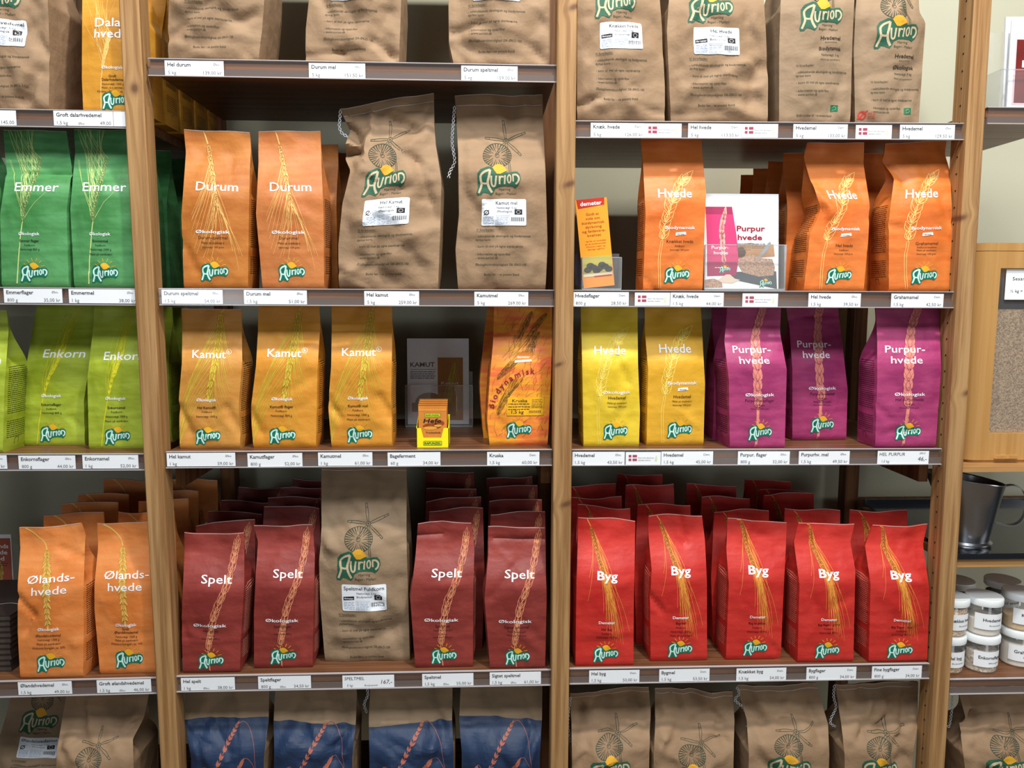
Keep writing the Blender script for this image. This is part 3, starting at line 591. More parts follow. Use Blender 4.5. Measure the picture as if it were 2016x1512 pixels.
# ------------------------------------------------------------------ room shell
WALLM = flat('wall_paint', (190, 189, 168), .85, noise=3, amt=.04)
def box_obj(name, a, b, mt, kind='structure'):
    c = ((a[0]+b[0])/2, (a[1]+b[1])/2, a[2]); o = B().box(a, b).build(name, mt, None, c); tag(o, kind=kind); return o
box_obj('wall_back', (-2.2, .520, 0), (2.4, .60, 2.9), WALLM)
box_obj('wall_front', (-2.4, -4.62, 0), (2.6, -4.5, 3.75), flat('wall_paint_light', (214, 218, 216), .8))
box_obj('floor', (-2.4, -4.5, -.05), (2.6, .60, 0), flat('floor_tiles', (120, 105, 90), .5))
# ------------------------------------------------------------------ uprights
PINE = ((176, 138, 92), (140, 101, 61)); BOARD = wood('wood_shelf_stained', (126, 84, 56), (80, 51, 34), 0, .38, 60, spec=.4)
BOARDL = wood('wood_shelf_light', (182, 138, 86), (150, 106, 62), 0, .5, 60)
DARKW = wood('wood_dark_frame', (124, 82, 48), (82, 50, 28), 2, .6, 60)
def upright(px_top, px_bot, wid, dep, label, knots, name='shelf_upright', holes=0):
    """front left edge given at y=0 and y=1512"""
    a = atY(px_top, 0, 0); b = atY(px_bot, 1512, 0); z1, z0 = 2.55, 0.0
    sl = (a[0]-b[0])/(a[2]-b[2]); xb = b[0]+(z0-b[2])*sl; xt = b[0]+(z1-b[2])*sl; c = (xb+wid/2, dep/2, 0)
    kk = []
    for (ky, side) in knots:
        p = atY(px_top+(px_bot-px_top)*ky/1512+wid*500+side, ky, 0); kk.append((p[0]-c[0], p[2], .0085 if side in (4, -10) else .012, side == 4, 0 if side == 4 else -.3))
    mt = wood('wood_pine_upright', *PINE, 2, .55, 95, kk)
    bm = B(); V = []
    for z, x in ((z0, xb), (z1, xt)):
        e = .002; V += [(x+e, 0, z), (x+wid-e, 0, z), (x+wid, e, z), (x+wid, dep, z), (x, dep, z), (x, e, z)]
    n = 6; bm.add(V, [tuple(range(n)), tuple(range(2*n-1, n-1, -1))]+[(i, i+n, (i+1) % n+n, (i+1) % n) for i in range(n)])
    o = bm.build(name, mt, None, c); tag(o, label, 'upright', 'pine uprights of the shelf rack')
    if holes:
        h = B()
        for k in range(62):
            z = .35+k*.033; x = xb+(z-z0)*sl; x = x if holes < 0 else x+wid
            h.lathe([(0, -.0004), (.0022, -.0004), (.0022, .0004), (0, .0004)], 8, (0, 0, 0)); V_ = h.v[-32:]
            for i_ in range(len(h.v)-32, len(h.v)): p = h.v[i_]; h.v[i_] = (x+p[2]-c[0], .026+p[0]-c[1], z+p[1]-c[2])
        ho = mesh_obj('peg_holes', h.v, h.f, flat('hole_dark', (52, 30, 18), .9), o); tag(ho, kind='stuff')
    return xb, xt, sl
def xedge(px, py, Y=0): return atY(px, py, Y)[0]
UL = upright(233, 316, .0365, .042, 'pine upright left of the bags with a dark round knot near its top', [(174, 4)])
UF = upright(-425, -331, .0365, .042, 'pine upright at the far left end of the rack, outside the picture', [(500, 6)])
UC = upright(1098, 1084, .0370, .042, 'pine upright in the middle of the rack with two dark side knots', [(18, 14), (365, 8), (715, -10), (995, 8)])
UR = upright(1919, 1829, .0350, .050, 'pine upright right of the bags with a row of peg holes', [(420, -18), (775, 16)], holes=-1)
for (xb, xt, sl), lb in ((UL, 'dark rear frame post behind the left pine upright'), (UC, 'dark rear frame post behind the middle pine upright'), (UR, 'dark rear frame post seen behind the red bags at right')):
    xm = xb+(1.2)*sl
    tag(B().box((xm, .425, 0), (xm+.036, .465, 2.5), .002).build('rear_post', DARKW, None, (xm+.018, .445, 0)), lb, 'post', 'rear posts of the shelf rack')
# ------------------------------------------------------------------ shelves with clear price strips
STRIP = clear_mat('clear_plastic_strip', gloss=.0, rough=.10, op=.03)
BEAD = flat('plastic_bead', (176, 170, 172), .25, spec=.6); BACK = flat('strip_backing', (98, 82, 76), .35, spec=.5)
SH = {}
YS = .014
def shelf(key, x0, y0, x1, y1, label, Zs=None, rails=(), strip=True, Y0=.018, mt=None, dep=.405, th=.020, cap=.032):
    a = atY(x0, y0, YS); b = atY(x1, y1, YS); sl = (b[2]-a[2])/(b[0]-a[0])
    xa, xb = a[0], b[0]; SH[key] = (a[0], a[2], sl); c = ((xa+xb)/2, YS, (a[2]+b[2])/2)
    def shear(bd): bd.v = [(x-c[0], y-c[1], z+sl*(x-c[0])) for x, y, z in bd.v]; return bd
    o = shear(B().box((xa+.001, Y0, -th), (xb-.001, Y0+dep, 0), .0015)).build('shelf_board', mt or BOARD, None, (0, 0, 0)); o.location = c
    tag(o, label, 'shelf')
    if strip:
        s = shear(B().add([(xa, .0092, -.0318), (xb, .0092, -.0318), (xb, .0092, -.0002), (xa, .0092, -.0002)], [(0, 1, 2, 3)])); s.build('label_strip', STRIP, o)
        s = shear(B().box((xa, .0114, -.0012), (xb, .0175, .0004), .0004).box((xa, .0085, -.0330), (xb, .0125, -.0312), .0004)); s.build('strip_bead', BEAD, o)
        s = shear(B().box((xa, .0128, -.0315), (xb, .0136, -.0180))); s.build('strip_backing', BACK, o)
    for sd in rails:
        r = B(); x = xa-.0005 if sd == 'l' else xb-.0195
        r.box((x, .055, -.080), (x+.020, .415, -.0215), .001); shear(r).build('side_rail', DARKW, o)
    return o
def zshelf(key, X): a = SH[key]; return a[1]+a[2]*(X-a[0])
shelf('A1', -385, 207.5, 251, 219, 'wooden shelf at top left carrying the brown sack and ochre bags')
shelf('A2', -372, 562, 273, 568, 'wooden shelf at left under the green emmer bags')
shelf('A3', -350, 895, 291, 893, 'wooden shelf at left under the lime green bags')
shelf('A4', -318, 1349, 312, 1333.5, 'wooden shelf at lower left under the light orange bags')
shelf('B1', 292, 115, 1097, 129, 'top middle wooden shelf carrying three brown sacks')
shelf('B2', 314, 567.5, 1091, 571, 'middle wooden shelf under the copper bags and two stitched sacks')
shelf('B3', 327, 889, 1087, 884.5, 'middle wooden shelf under the golden bags and yeast box', rails='lr')
shelf('B4', 347, 1331, 1085, 1318, 'lower middle wooden shelf under the dark red bags')
shelf('C1', 1133, 238, 1897, 243, 'top right wooden shelf carrying four brown sacks')
shelf('C2', 1128, 571, 1877, 574.5, 'right wooden shelf under the orange wheat bags')
shelf('C3', 1125, 885, 1853, 883, 'right wooden shelf under the yellow and purple bags', rails='r')
shelf('C4', 1121, 1316, 1829, 1305.5, 'lower right wooden shelf under the bright red bags')
xa5 = atY(-60, 1500, YS)[0]
for nm, u0, u1, key, lb in (('l', -1.46, UL[0], 'A5', 'lowest left wooden shelf below the frame'), ('m', UL[0]+.037, UC[0], 'B5', 'lowest middle wooden shelf below the frame'), ('r', UC[0]+.037, UR[0], 'C5', 'lowest right wooden shelf below the frame')):
    SH[key] = (0, .385, 0)
    tag(B().box((u0+.003, .018, .365), (u1-.003, .423, .385), .0015).build('shelf_board', BOARD, None, ((u0+u1)/2, .02, .365)), lb, 'shelf')
for u0, u1, lb in ((-1.46, UL[1], 'top shelf above the frame on the left'), (UL[1]+.037, UC[1], 'top shelf above the frame in the middle')):
    tag(B().box((u0+.002, .018, 2.36), (u1-.002, .423, 2.38), .0015).build('shelf_board', BOARD, None, ((u0+u1)/2, .02, 2.36)), lb, 'shelf')
# ------------------------------------------------------------------ price cards
rgT = random.Random(4)
def card(key, x0, x1, ytop, title, qty, mark, price, style='print'):
    p = atY(x0, ytop, .011); q = atY(x1, ytop, .011); Wm = (q[0]-p[0])*1000; Hm = 27.0 if style != 'flag' else 26.0
    a = SH[key]; zt = min(p[2], zshelf(key, p[0])-.0018); zt = max(zt, zshelf(key, p[0])-.0311+Hm*.001); sl = a[2]
    root = B().box((0, 0, -Hm*.001), (Wm*.001, .0006, 0)).build('flag_card' if style == 'flag' else 'price_card', CARD, None, (0, 0, 0)); root.location = (p[0], .0105, zt); root.rotation_euler = (0, -math.atan(sl)+rgT.uniform(-.004, .004), 0)
    L = []
    if style == 'print':
        L.append(('lettering', INK, text(title, 5, Hm-10.5, 7.3, wmax=Wm-(25 if (len(title) < 12 and mark) else 8), align='l', bold=.016), .15) if title else None)
        L.append(('lettering', GREYTXT, cat(text(qty, 6, 2.2, 6.6, wmax=Wm*.3, align='l'), text(price, Wm-4, 2.2, 6.8, align='r', wmax=Wm*.42)), .15))
        if mark:
            low = len(title) >= 15 or mark[0] == '_'; L.append(('lettering', GREYTXT, text(mark.strip('_'), Wm*.47 if low else Wm-13, 2.2 if low else Hm-8.5, 4.6, wmax=15), .15))
    elif style == 'hand':
        L.append(('lettering', INK, cat(text(title, 4, Hm-10, 7, align='l', shear=.12, wmax=Wm*.58), text(price, Wm-5, 6.5 if 'PURPUR' in title else 8, 9, align='r', shear=.2, wmax=30)), .15))
        L.append(('lettering', GREYTXT, cat(text(qty, 9, 3, 5.2, align='l', shear=.2, wmax=Wm*.28), text(mark, Wm*.55 if 'PURPUR' not in title else Wm-14, 3.2 if 'PURPUR' not in title else 20.5, 4, shear=.25, wmax=Wm*.32)), .15))
    elif style == 'flag':
        rd = flat('flag_red', (168, 52, 78), .6); x = 6; y = 7.5
        L.append(('flag_print', rd, cat(rect(x, y, x+5.5, y+5.2), rect(x, y+7.6, x+5.5, y+12.8), rect(x+8, y, x+17, y+5.2), rect(x+8, y+7.6, x+17, y+12.8)), .15))
        L.append(('lettering', GREYTXT, cat(text('Korn fra Aurions', x+19.5, y+5.2, 3.0, 32, 'l', shear=.1), text('danske avlere', x+19.5, y+.4, 3.0, 25, 'l', shear=.1)), .15))
        gg = flat('print_faint_green', (216, 230, 186), .6); L.append(('flag_print', gg, leaf(np.array([Wm-10, 6.]), 1.5, 14, 5), .12))
    decals(root, [l for l in L if l], plane_map((0, -.0001, -Hm*.001), (1, 0, 0), (0, 0, 1), (0, -1, 0)))
    return root
CARDS = [('A1', -78, 31, 216, 'Øl.hvedemel', '5 kg', '', '145,00'), ('A1', 105, 222, 218, 'Groft dalarhvedemel', '1,5 kg', 'Øko.', '49,00'), ('A1', 223, 249, 218.5, '', '', '', ''),  # last entry: reflection on the strip, put in as a white card
 ('B1', 324, 440, 120, 'Hel durum', '5 kg', 'Øko.', '139,00 kr'), ('B1', 608, 719, 130.5, 'Durum mel', '5 kg', 'Øko.', '151,50 kr'), ('B1', 908, 1019, 132.5, 'Durum speltmel', '5 kg', 'Øko.', '159,00 kr'),
 ('C1', 1163, 1270, 242, 'Knæk. hvede', '5 kg', 'Dem.', '126,00 kr'), ('C1', 1270.5, 1342, 243, '', '', '', '', 'flag'), ('C1', 1355, 1460, 244, 'Hel hvede', '5 kg', 'Dem.', '113,50 kr'), ('C1', 1460.5, 1532, 244, '', '', '', '', 'flag'),
 ('C1', 1562, 1669, 247, 'Hvedemel', '5 kg', 'Dem.', '133,00 kr'), ('C1', 1685, 1756, 247, '', '', '', '', 'flag'), ('C1', 1772, 1880, 248, 'Hvedemel', '5 kg', 'Øko.', '129,50 kr'),
 ('A2', 7, 122, 568, 'Emmerflager', '800 g', 'Øko.', '35,00 kr'), ('A2', 135, 270, 569, 'Emmermel', '1 kg', 'Øko.', '38,00 kr'),
 ('B2', 318, 438, 570, 'Durum speltmel', '1,5 kg', 'Øko.', '54,00 kr'), ('B2', 480, 604, 571, 'Durum mel', '1,5 kg', 'Øko.', '51,00 kr'), ('B2', 717, 825, 573, 'Hel kamut', '5 kg', 'Øko.', '259,00 kr'), ('B2', 934, 1040, 575, 'Kamutmel', '5 kg', 'Øko.', '269,00 kr'),
 ('C2', 1128, 1238, 575, 'Hvedeflager', '800 g', 'Dem.', '28,50 kr'), ('C2', 1250, 1319, 576, '', '', '', '', 'flag'), ('C2', 1320, 1425, 577, 'Knæk. hvede', '1,5 kg', 'Dem.', '44,00 kr'), ('C2', 1462, 1532, 578, '', '', '', '', 'flag'), ('C2', 1592, 1695, 579, 'Hel hvede', '1,5 kg', 'Øko.', '39,50 kr'), ('C2', 1755, 1858, 578, 'Grahamsmel', '1,5 kg', 'Dem.', '42,50 kr'),
 ('A3', -100, 13, 897, 'Enkornskerner', '1 kg', 'Øko.', '49,00 kr'), ('A3', 36, 148, 897, 'Enkornsflager', '800 g', 'Øko.', '44,00 kr'), ('A3', 162, 272, 896, 'Enkornsmel', '1 kg', 'Øko.', '52,00 kr'),
 ('B3', 328, 463, 892, 'Hel kamut', '1 kg', 'Øko.', '59,00 kr'), ('B3', 487, 595, 893, 'Kamutflager', '800 g', 'Øko.', '52,00 kr'), ('B3', 626, 733, 891, 'Kamutmel', '1 kg', 'Øko.', '61,00 kr'), ('B3', 763, 867, 891, 'Bageferment', '60 g', '', '34,00 kr'), ('B3', 959, 1062, 890, 'Kruska', '1,5 kg', 'Dem.', '60,00 kr'),
 ('C3', 1127, 1230, 890, 'Hvedemel', '1,5 kg', 'Øko.', '43,50 kr'), ('C3', 1232, 1301, 890, '', '', '', '', 'flag'), ('C3', 1302, 1404, 890, 'Hvedemel', '1,5 kg', 'Dem.', '45,00 kr'), ('C3', 1453, 1555, 890, 'Purpur. flager', '800 g', 'Øko.', '32,00 kr'), ('C3', 1573, 1673, 889, 'Purpurhv. mel', '1,5 kg', 'Øko.', '49,50 kr'), ('C3', 1728, 1829, 889, 'HEL PURPUR', '1,5 kg.', 'ØKO', '46,-', 'hand'),
 ('A4', 35, 141, 1343, 'Ølandshvedemel', '1,5 kg', 'Øko.', '49,00 kr'), ('A4', 190, 297, 1337, 'Groft ølandshvedemel', '1,5 kg', 'Øko.', '46,00 kr'),
 ('B4', 356, 462, 1335, 'Hel spelt', '1 kg', '_Øko.', '38,00 kr'), ('B4', 508, 612, 1332, 'Speltflager', '800 g', '_Øko.', '34,50 kr'), ('B4', 674, 776, 1330, 'SPELTMEL', '5 kg .', 'Biodynamisk', '167,-', 'hand'), ('B4', 831, 932, 1327, 'Speltmel', '1,5 kg', '_Øko.', '55,00 kr'), ('B4', 964, 1065, 1324, 'Sigtet speltmel', '1,5 kg', '_Øko.', '61,00 kr'),
 ('C4', 1160, 1259, 1320, 'Hel byg', '1,5 kg', 'Dem.', '50,00 kr'), ('C4', 1298, 1397, 1318, 'Bygmel', '1,5 kg', 'Dem.', '53,50 kr'), ('C4', 1450, 1548, 1317, 'Knækket byg', '1,5 kg', 'Dem.', '54,00 kr'), ('C4', 1588, 1686, 1315, 'Bygflager', '800 g', 'Dem.', '34,00 kr'), ('C4', 1717, 1815, 1312, 'Fine bygflager', '800 g', 'Dem.', '34,00 kr')]
CARDW = dict(A1=' at top left', A2=' under green bags', A3=' under lime bags', A4=' under light orange bags', B1=' under middle sacks', B2=' under copper bags', B3=' under golden bags', B4=' under dark red bags', C1=' under right sacks', C2=' under orange bags', C3=' under yellow bags', C4=' under red bags')
CARDX = {'133,00 kr': ' left of the third flag card', '129,50 kr': ' at the right end of its shelf', '259,00 kr': ' below the crumpled sack', '269,00 kr': ' below the smooth sack', '59,00 kr': ' at the left end of its shelf', '61,00 kr': ' left of the yeast price card', '43,50 kr': ' below the bright yellow bag', '45,00 kr': ' below the deep yellow bag'}
FLAGL = iter(['Danish flag card right of the Knæk. hvede 5 kg price card', 'Danish flag card right of the 113,50 kr price card', 'Danish flag card between the two Hvedemel 5 kg cards', 'Danish flag card left of the 44,00 kr price card', 'Danish flag card below the purple leaflet holder', 'Danish flag card between the 43,50 and 45,00 kr cards'])
for cdt in CARDS:
    o = card(*cdt); st = cdt[8] if len(cdt) > 8 else 'print'
    if st == 'flag': tag(o, next(FLAGL), 'flag card', 'Danish flag cards in the price strips')
    elif not cdt[3+1]: tag(o, 'white strip glare made as a card beside the Groft dalarhvedemel price card', 'price card', 'price cards in the clear strips')
    else:
        nm = cdt[4] if 'amut' not in cdt[4] else ''
        tag(o, ('handwritten ' if st == 'hand' else '')+'white price card reading '+(nm+' ' if nm else '')+cdt[7]+CARDX.get(cdt[7], CARDW[cdt[0]]), 'price card', 'price cards in the clear strips')
# ------------------------------------------------------------------ papers
P_GREEN = paper('paper_green', (64, 130, 68), (96, 164, 104)); P_COPPER = paper('paper_copper', (172, 98, 36), (194, 124, 54)); P_COPPER2 = paper('paper_copper_rose', (182, 104, 50), (200, 128, 72))
P_LIME = paper('paper_lime', (146, 162, 34), (176, 194, 66)); P_GOLD = paper('paper_gold', (190, 128, 52), (208, 150, 72)); P_GOLD2 = paper('paper_amber', (204, 134, 40), (220, 154, 56))
P_OR = paper('paper_orange', (212, 106, 40), (226, 132, 62)); P_YEL = paper('paper_yellow', (216, 182, 36), (232, 202, 58)); P_YEL2 = paper('paper_deep_yellow', (214, 160, 36), (230, 178, 56))
P_PUR = paper('paper_purple', (148, 44, 96), (182, 70, 120)); P_OLA = paper('paper_light_orange', (212, 120, 52), (226, 144, 80)); P_SPE = paper('paper_oxblood', (122, 42, 38), (150, 62, 54)); BLUEB = paper('paper_blue_print', (24, 42, 72), (34, 54, 86), .55, .3); P_BYG = paper('paper_red', (184, 34, 30), (204, 56, 46))
P_DALA = paper('paper_ochre', (200, 136, 40), (218, 158, 56)); P_KRU = paper('paper_kruska', (244, 176, 44), (236, 110, 62), scale=14)
KRAFT = paper('paper_kraft', (140, 113, 86), (156, 128, 99), .7, .5, 7); KRAFTC = paper('paper_kraft_cool', (140, 117, 92), (156, 132, 105), .7, .5, 7)

G1 = 'green emmer bags'; PALE = flat('print_pale_side', (205, 150, 130), .6)
N1 = 'Nettovægt 1500 gram'; MS = 'Malet på stenkværn'
def rows(*a): return a
def behind(lbls, mt, key, x0, x1, yref, ytop, n, g, seed, Y0=.118, dx=0, after=None, **k):
    if after is not None: Y0 = YF[after]+.008
    """n bags in file behind a front bag whose body spans pixels x0..x1 at row yref and whose top is at ytop"""
    a = atY(x0, yref, .03); b = atY(x1, yref, .03); zt = atY((x0+x1)/2, ytop, .06)[2]-.003
    for i in range(n):
        X0 = a[0]+.004+dx*(i+1); X1 = b[0]-.004+dx*(i+1)
        bag('flour_bag', lbls[i], mt, None, None, zshelf(key, X0), Y=Y0+.084*i, full=False, seed=seed+i, world=(X0, X1, zt-.002*i), group=g, D=.066, **k)
# ---- row 2 left: green
bag('flour_bag', 'green paper bag with pale ear, left edge of frame', P_GREEN, [(-134, 561), (-136, 420), (-122, 335), (-132, 256)], [(-10, 561), (-12, 420), (-3, 335), (-10, 258)], zshelf('A2', -.9), Y=.03, W=132, H=309, seed=2, sub=rows(('Emmer kerner', 88, 5.2, .01), ('Nettovægt 1000 g', 80, 4.2, 0)), kind='emmer', group=G1)
bag('flour_bag', 'green paper bag reading Emmer with a fold across, above the 35,00 kr card', P_GREEN, [(3, 561), (0, 420), (13, 335), (5, 255)], [(135, 559), (131, 412), (142, 332), (130, 258)], zshelf('A2', -.9), Y=.03, W=132, H=309, seed=3, kind='emmer', sub=rows(('Emmer flager', 88, 5.2, .01), ('Fuldkorn', 80, 4.2, 0), ('Nettovægt 800 g', 72, 4.2, 0)), creases=[(0, .725, 1, .715, .006, .035)], group=G1)
bag('flour_bag', 'green paper bag reading Emmer beside the left pine upright', P_GREEN, [(146, 561), (138, 410), (148, 300), (145, 255)], [(266, 561), (264, 410), (262, 320), (258, 256)], zshelf('A2', -.8), Y=.03, W=126, H=309, seed=4, kind='emmer', sub=rows(('Emmermel', 88, 5.2, .01), ('Fuldkorn', 80, 4.2, 0), ('Nettovægt 1000 g', 72, 4.2, 0), (MS, 63, 4.2, 0)), group=G1)
# ---- row 2 middle: copper bags and sacks
G2 = 'copper durum bags'
bag('flour_bag', 'copper paper bag reading Durum-speltmel, leftmost on the middle shelf', P_COPPER, [(362, 566), (357, 424), (364, 330), (366, 300), (363, 255)], [(488, 568), (490, 425), (492, 330), (494, 296), (491, 260)], zshelf('B2', -.6), Y=.03, W=126, H=308, seed=5, kind='durum', sub=rows(('Durum-speltmel', 96, 6.2, 0), (MS, 87, 4, 0), (N1, 79, 3.4, 0)), creases=[(.0, .3, .22, .1, .004, .1)], sidep='r', group=G2)
bag('flour_bag', 'rosy copper paper bag reading Durummel, second on the middle shelf', P_COPPER2, [(517, 568), (504, 421), (509, 320), (508, 258)], [(638, 569), (637, 420), (633, 330), (631, 258)], zshelf('B2', -.5), Y=.03, W=126, H=308, seed=6, kind='durum', sub=rows(('Durummel', 96, 6.2, 0), (MS, 87, 4, 0), (N1, 79, 3.4, 0)), sidep='r', group=G2)
behind(['copper bag directly behind the rosy Durummel bag', 'rearmost copper bag behind the rosy Durummel bag'], P_COPPER, 'B2', 517, 638, 420, 262, 2, G2, 7, dx=.012)
GS = 'brown kraft sacks'
bag('flour_sack', 'crumpled kraft sack with folded corner, above the 259,00 kr card', KRAFT, [(667, 564), (666, 480), (674, 400), (690, 335), (674, 300), (688, 262), (681, 240), (668, 214)], [(862, 569), (866, 472), (869, 353), (858, 285), (855, 242), (854, 182)], zshelf('B2', -.3), Y=.028, D=.11, W=190, H=370, seed=11, amp=.0042, sack=True, kind='sack', sub=('Hel Kamut', 'Økologisk', {'dy': 0}), creases=[(-.05, .76, .17, .745, .060, .085), (.0, .9, .16, .80, .030, .07), (.20, .70, .30, .94, -.012, .06), (.12, .66, .3, .6, -.008, .06), (.75, .65, .95, .35, .016, .09), (.55, .75, .9, .6, .010, .08), (.5, .9, .8, .82, .010, .07), (.0, .1, .3, .03, .010, .06)], cat_='flour sack', group=GS, lean=(.5, .97), thread=[(670, 217), (669, 235), (668, 250), (673, 262), (685, 270)], seam=.955)
bag('flour_sack', 'smooth kraft sack with straight stitched top, above the 269,00 kr card', KRAFT, [(902, 569), (897, 490), (904, 420), (902, 300), (899, 240), (895, 188)], [(1074, 569), (1078, 480), (1074, 340), (1069, 240), (1068, 187)], zshelf('B2', .0), Y=.03, D=.11, W=172, H=380, seed=12, amp=.0026, sack=True, kind='sack', sub=('Kamut mel', 'Økologisk', {'dy': 0}), creases=[(0, .88, .35, .72, .006, .07), (.05, .75, .07, .1, .003, .05)], cat_='flour sack', group=GS, lean=(.55, .9), thread=[(895, 209), (892, 245), (890, 280), (893, 300), (895, 320), (886, 338), (883, 350)], seam=.945)
# ---- row 2 right: orange wheat bags
G3 = 'orange wheat bags'
hv = lambda a, *r: (a,)+r
bag('flour_bag', 'orange paper bag reading Knækket hvede beside the purple leaflet', P_OR, [(1266, 572), (1271, 420), (1266, 325), (1262, 273)], [(1383, 572), (1390, 379), (1384, 318), (1381, 273)], zshelf('C2', .3), Y=.03, W=121, H=300, seed=14, kind='hvede', sub=hv('bio', ('Knækket hvede', 94, 6.4, 0), ('Fuldkorn', 86, 4, 0), (N1, 79, 3.2, 0)), sidep='l', creases=[(0, .08, .2, .0, .004, .08)], group=G3)
bag('flour_bag', 'dented orange paper bag reading Hel hvede, above the 39,50 kr card', P_OR, [(1582, 573), (1592, 490), (1594, 462), (1618, 412), (1600, 370), (1592, 345), (1582, 309), (1589, 281)], [(1700, 574), (1709, 476), (1713, 407), (1700, 323), (1700, 281)], zshelf('C2', .6), Y=.03, W=121, H=296, seed=15, kind='hvede', sub=hv('bio', ('Hel hvede', 88, 6.4, 0), ('Fuldkorn', 80, 4, 0), (N1, 73, 3.2, 0)), sidep='l', creases=[(0, .70, .22, .52, -.006, .12), (.02, .55, .35, .35, .006, .1), (.8, .7, 1, .5, .004, .1)], group=G3)
bag('flour_bag', 'orange paper bag reading Grahamsmel beside the right pine upright', P_OR, [(1750, 573), (1750, 434), (1760, 351), (1739, 315), (1742, 283)], [(1871, 574), (1875, 420), (1870, 337), (1861, 304), (1866, 276)], zshelf('C2', .8), Y=.03, W=121, H=293, seed=16, kind='hvede', sub=hv('bio', ('Grahamsmel', 91, 6.4, 0), ('Fuldkorns hvedemel', 85, 3.4, 0), (MS, 79, 3.6, 0), (N1, 72, 3.2, 0)), sidep='l', creases=[(.0, .88, .2, .72, .007, .1), (.82, .62, .98, .45, .006, .08), (.0, .45, .2, .42, .004, .06)], group=G3)
behind(['orange bag directly behind the dented Hel hvede bag', 'orange bag second behind the dented Hel hvede bag', 'orange bag third behind the dented Hel hvede bag', 'rearmost dark orange bag behind the purple leaflet'], P_OR, 'C2', 1582, 1702, 420, 282, 4, G3, 20, sidep='l', dx=-.002)
behind(['orange bag directly behind the Grahamsmel bag', 'orange bag second behind the Grahamsmel bag', 'orange bag third behind the Grahamsmel bag'], P_OR, 'C2', 1744, 1864, 420, 282, 3, G3, 30, dx=-.004)
# ---- row 3 left: lime
G4 = 'lime green einkorn bags'; z = zshelf('A3', -.8)
bag('flour_bag', 'lime green bag cut off at the left edge with small print on its side', P_LIME, [(-112, 892), (-116, 760), (-106, 650), (-110, 611)], [(5, 892), (9, 760), (17, 650), (12, 611)], z, W=120, H=282, seed=40, kind='enkorn', sub=rows(('Enkorn', 81, 5.4, .01), ('Nettovægt 1000 g', 65, 4.2, 0)), sidep='r', group=G4)
bag('flour_bag', 'lime green bag reading Enkornsflager, second from the left edge', P_LIME, [(48, 878), (48, 743), (62, 660), (72, 597)], [(167, 878), (165, 790), (180, 690), (187, 640), (187, 597)], z, W=120, H=284, seed=41, kind='enkorn', sub=rows(('Enkornsflager', 81, 5.4, .01), ('Fuldkorn', 73, 4.2, 0), ('Nettovægt 800 g', 65, 4.2, 0)), creases=[(.78, .2, .95, .12, .004, .08)], group=G4)
bag('flour_bag', 'bright lime bag reading Enkornsmel beside the left pine upright', P_LIME, [(175, 884), (172, 745), (184, 640), (186, 597)], [(291, 884), (292, 745), (290, 597)], z, W=118, H=288, seed=42, kind='enkorn', sub=rows(('Enkornsmel', 80, 5.2, .01), ('Fuldkorn', 72, 4.2, 0), ('Nettovægt 1000 g', 63, 4.2, 0), (MS, 54, 4.2, 0)), group=G4)
behind(['shaded lime bag behind the Enkornsflager bag, reading Enkorn'], P_LIME, 'A3', 56, 166, 760, 602, 1, G4, 43, dx=-.055, after=41, W=116, H=280, kind='enkorn', sub=rows(('Enkorn', 81, 5.4, .01),), top_print=.3)
behind(['lime bag directly behind the Enkornsmel bag', 'lime bag second behind the Enkornsmel bag', 'rearmost lime bag behind the Enkornsmel bag'], P_LIME, 'A3', 186, 291, 760, 602, 3, G4, 44, sidep='r', after=42)
behind(['green bag directly behind the Emmermel bag', 'green bag second behind the Emmermel bag', 'rearmost green bag behind the Emmermel bag'], P_GREEN, 'A2', 148, 262, 420, 256, 3, G1, 48)
# ---- row 3 middle: gold
G5 = 'golden ear bags'; z = zshelf('B3', -.5)
bag('flour_bag', 'brownish gold paper bag with drooping yellow ear, above the 59,00 kr card', P_GOLD, [(354, 883), (352, 785), (358, 715), (359, 640), (358, 607)], [(473, 884), (470, 800), (477, 710), (476, 640), (475, 609)], z, W=122, H=278, seed=51, kind='kamut', sub=rows(('Hel Kamut®', 80, 5.4, .012), ('Fuldkorn', 72, 4.2, 0), ('Nettovægt 1000 g', 63, 4.2, 0)), sidep='r', creases=[(0, .3, .2, .12, .006, .1), (.8, .3, 1, .1, .005, .1)], group=G5)
bag('flour_bag', 'gold paper bag above the 52,00 kr card on the middle shelf', P_GOLD2, [(499, 881), (493, 810), (504, 720), (508, 650), (508, 597)], [(622, 883), (625, 730), (630, 650), (629, 597)], z, W=122, H=286, seed=52, kind='kamut', sub=rows(('Kamut® flager', 80, 5.4, .012), ('Fuldkorn', 72, 4.2, 0), ('Nettovægt 800 g', 63, 4.2, 0)), sidep='r', creases=[(0, .25, .15, .1, .005, .1)], group=G5)
bag('flour_bag', 'gold paper bag with puffed lower sides, above the 61,00 kr card', P_GOLD2, [(653, 881), (646, 800), (652, 720), (653, 650), (653, 597)], [(772, 880), (770, 780), (772, 680), (772, 597)], z, W=122, H=284, seed=53, kind='kamut', sub=rows(('Kamut® mel', 80, 5.4, .012), ('Fuldkorn', 72, 4.2, 0), ('Nettovægt 1000 g', 63, 4.2, 0), (MS, 54, 4.2, 0)), sidep='r', creases=[(0, .33, .18, .2, .006, .1), (.82, .35, 1, .2, .006, .1)], group=G5)
bag('flour_bag', 'patterned yellow and orange bag with an amber Kruska sticker', P_KRU, [(964, 877), (959, 824), (965, 738), (971, 671), (973, 600)], [(1078, 877), (1084, 755), (1087, 671), (1087, 600)], z, W=122, H=278, seed=54, kind='kruska', sub=rows(('x', 1, 1, 0)), sidep='l', group='kruska bags')
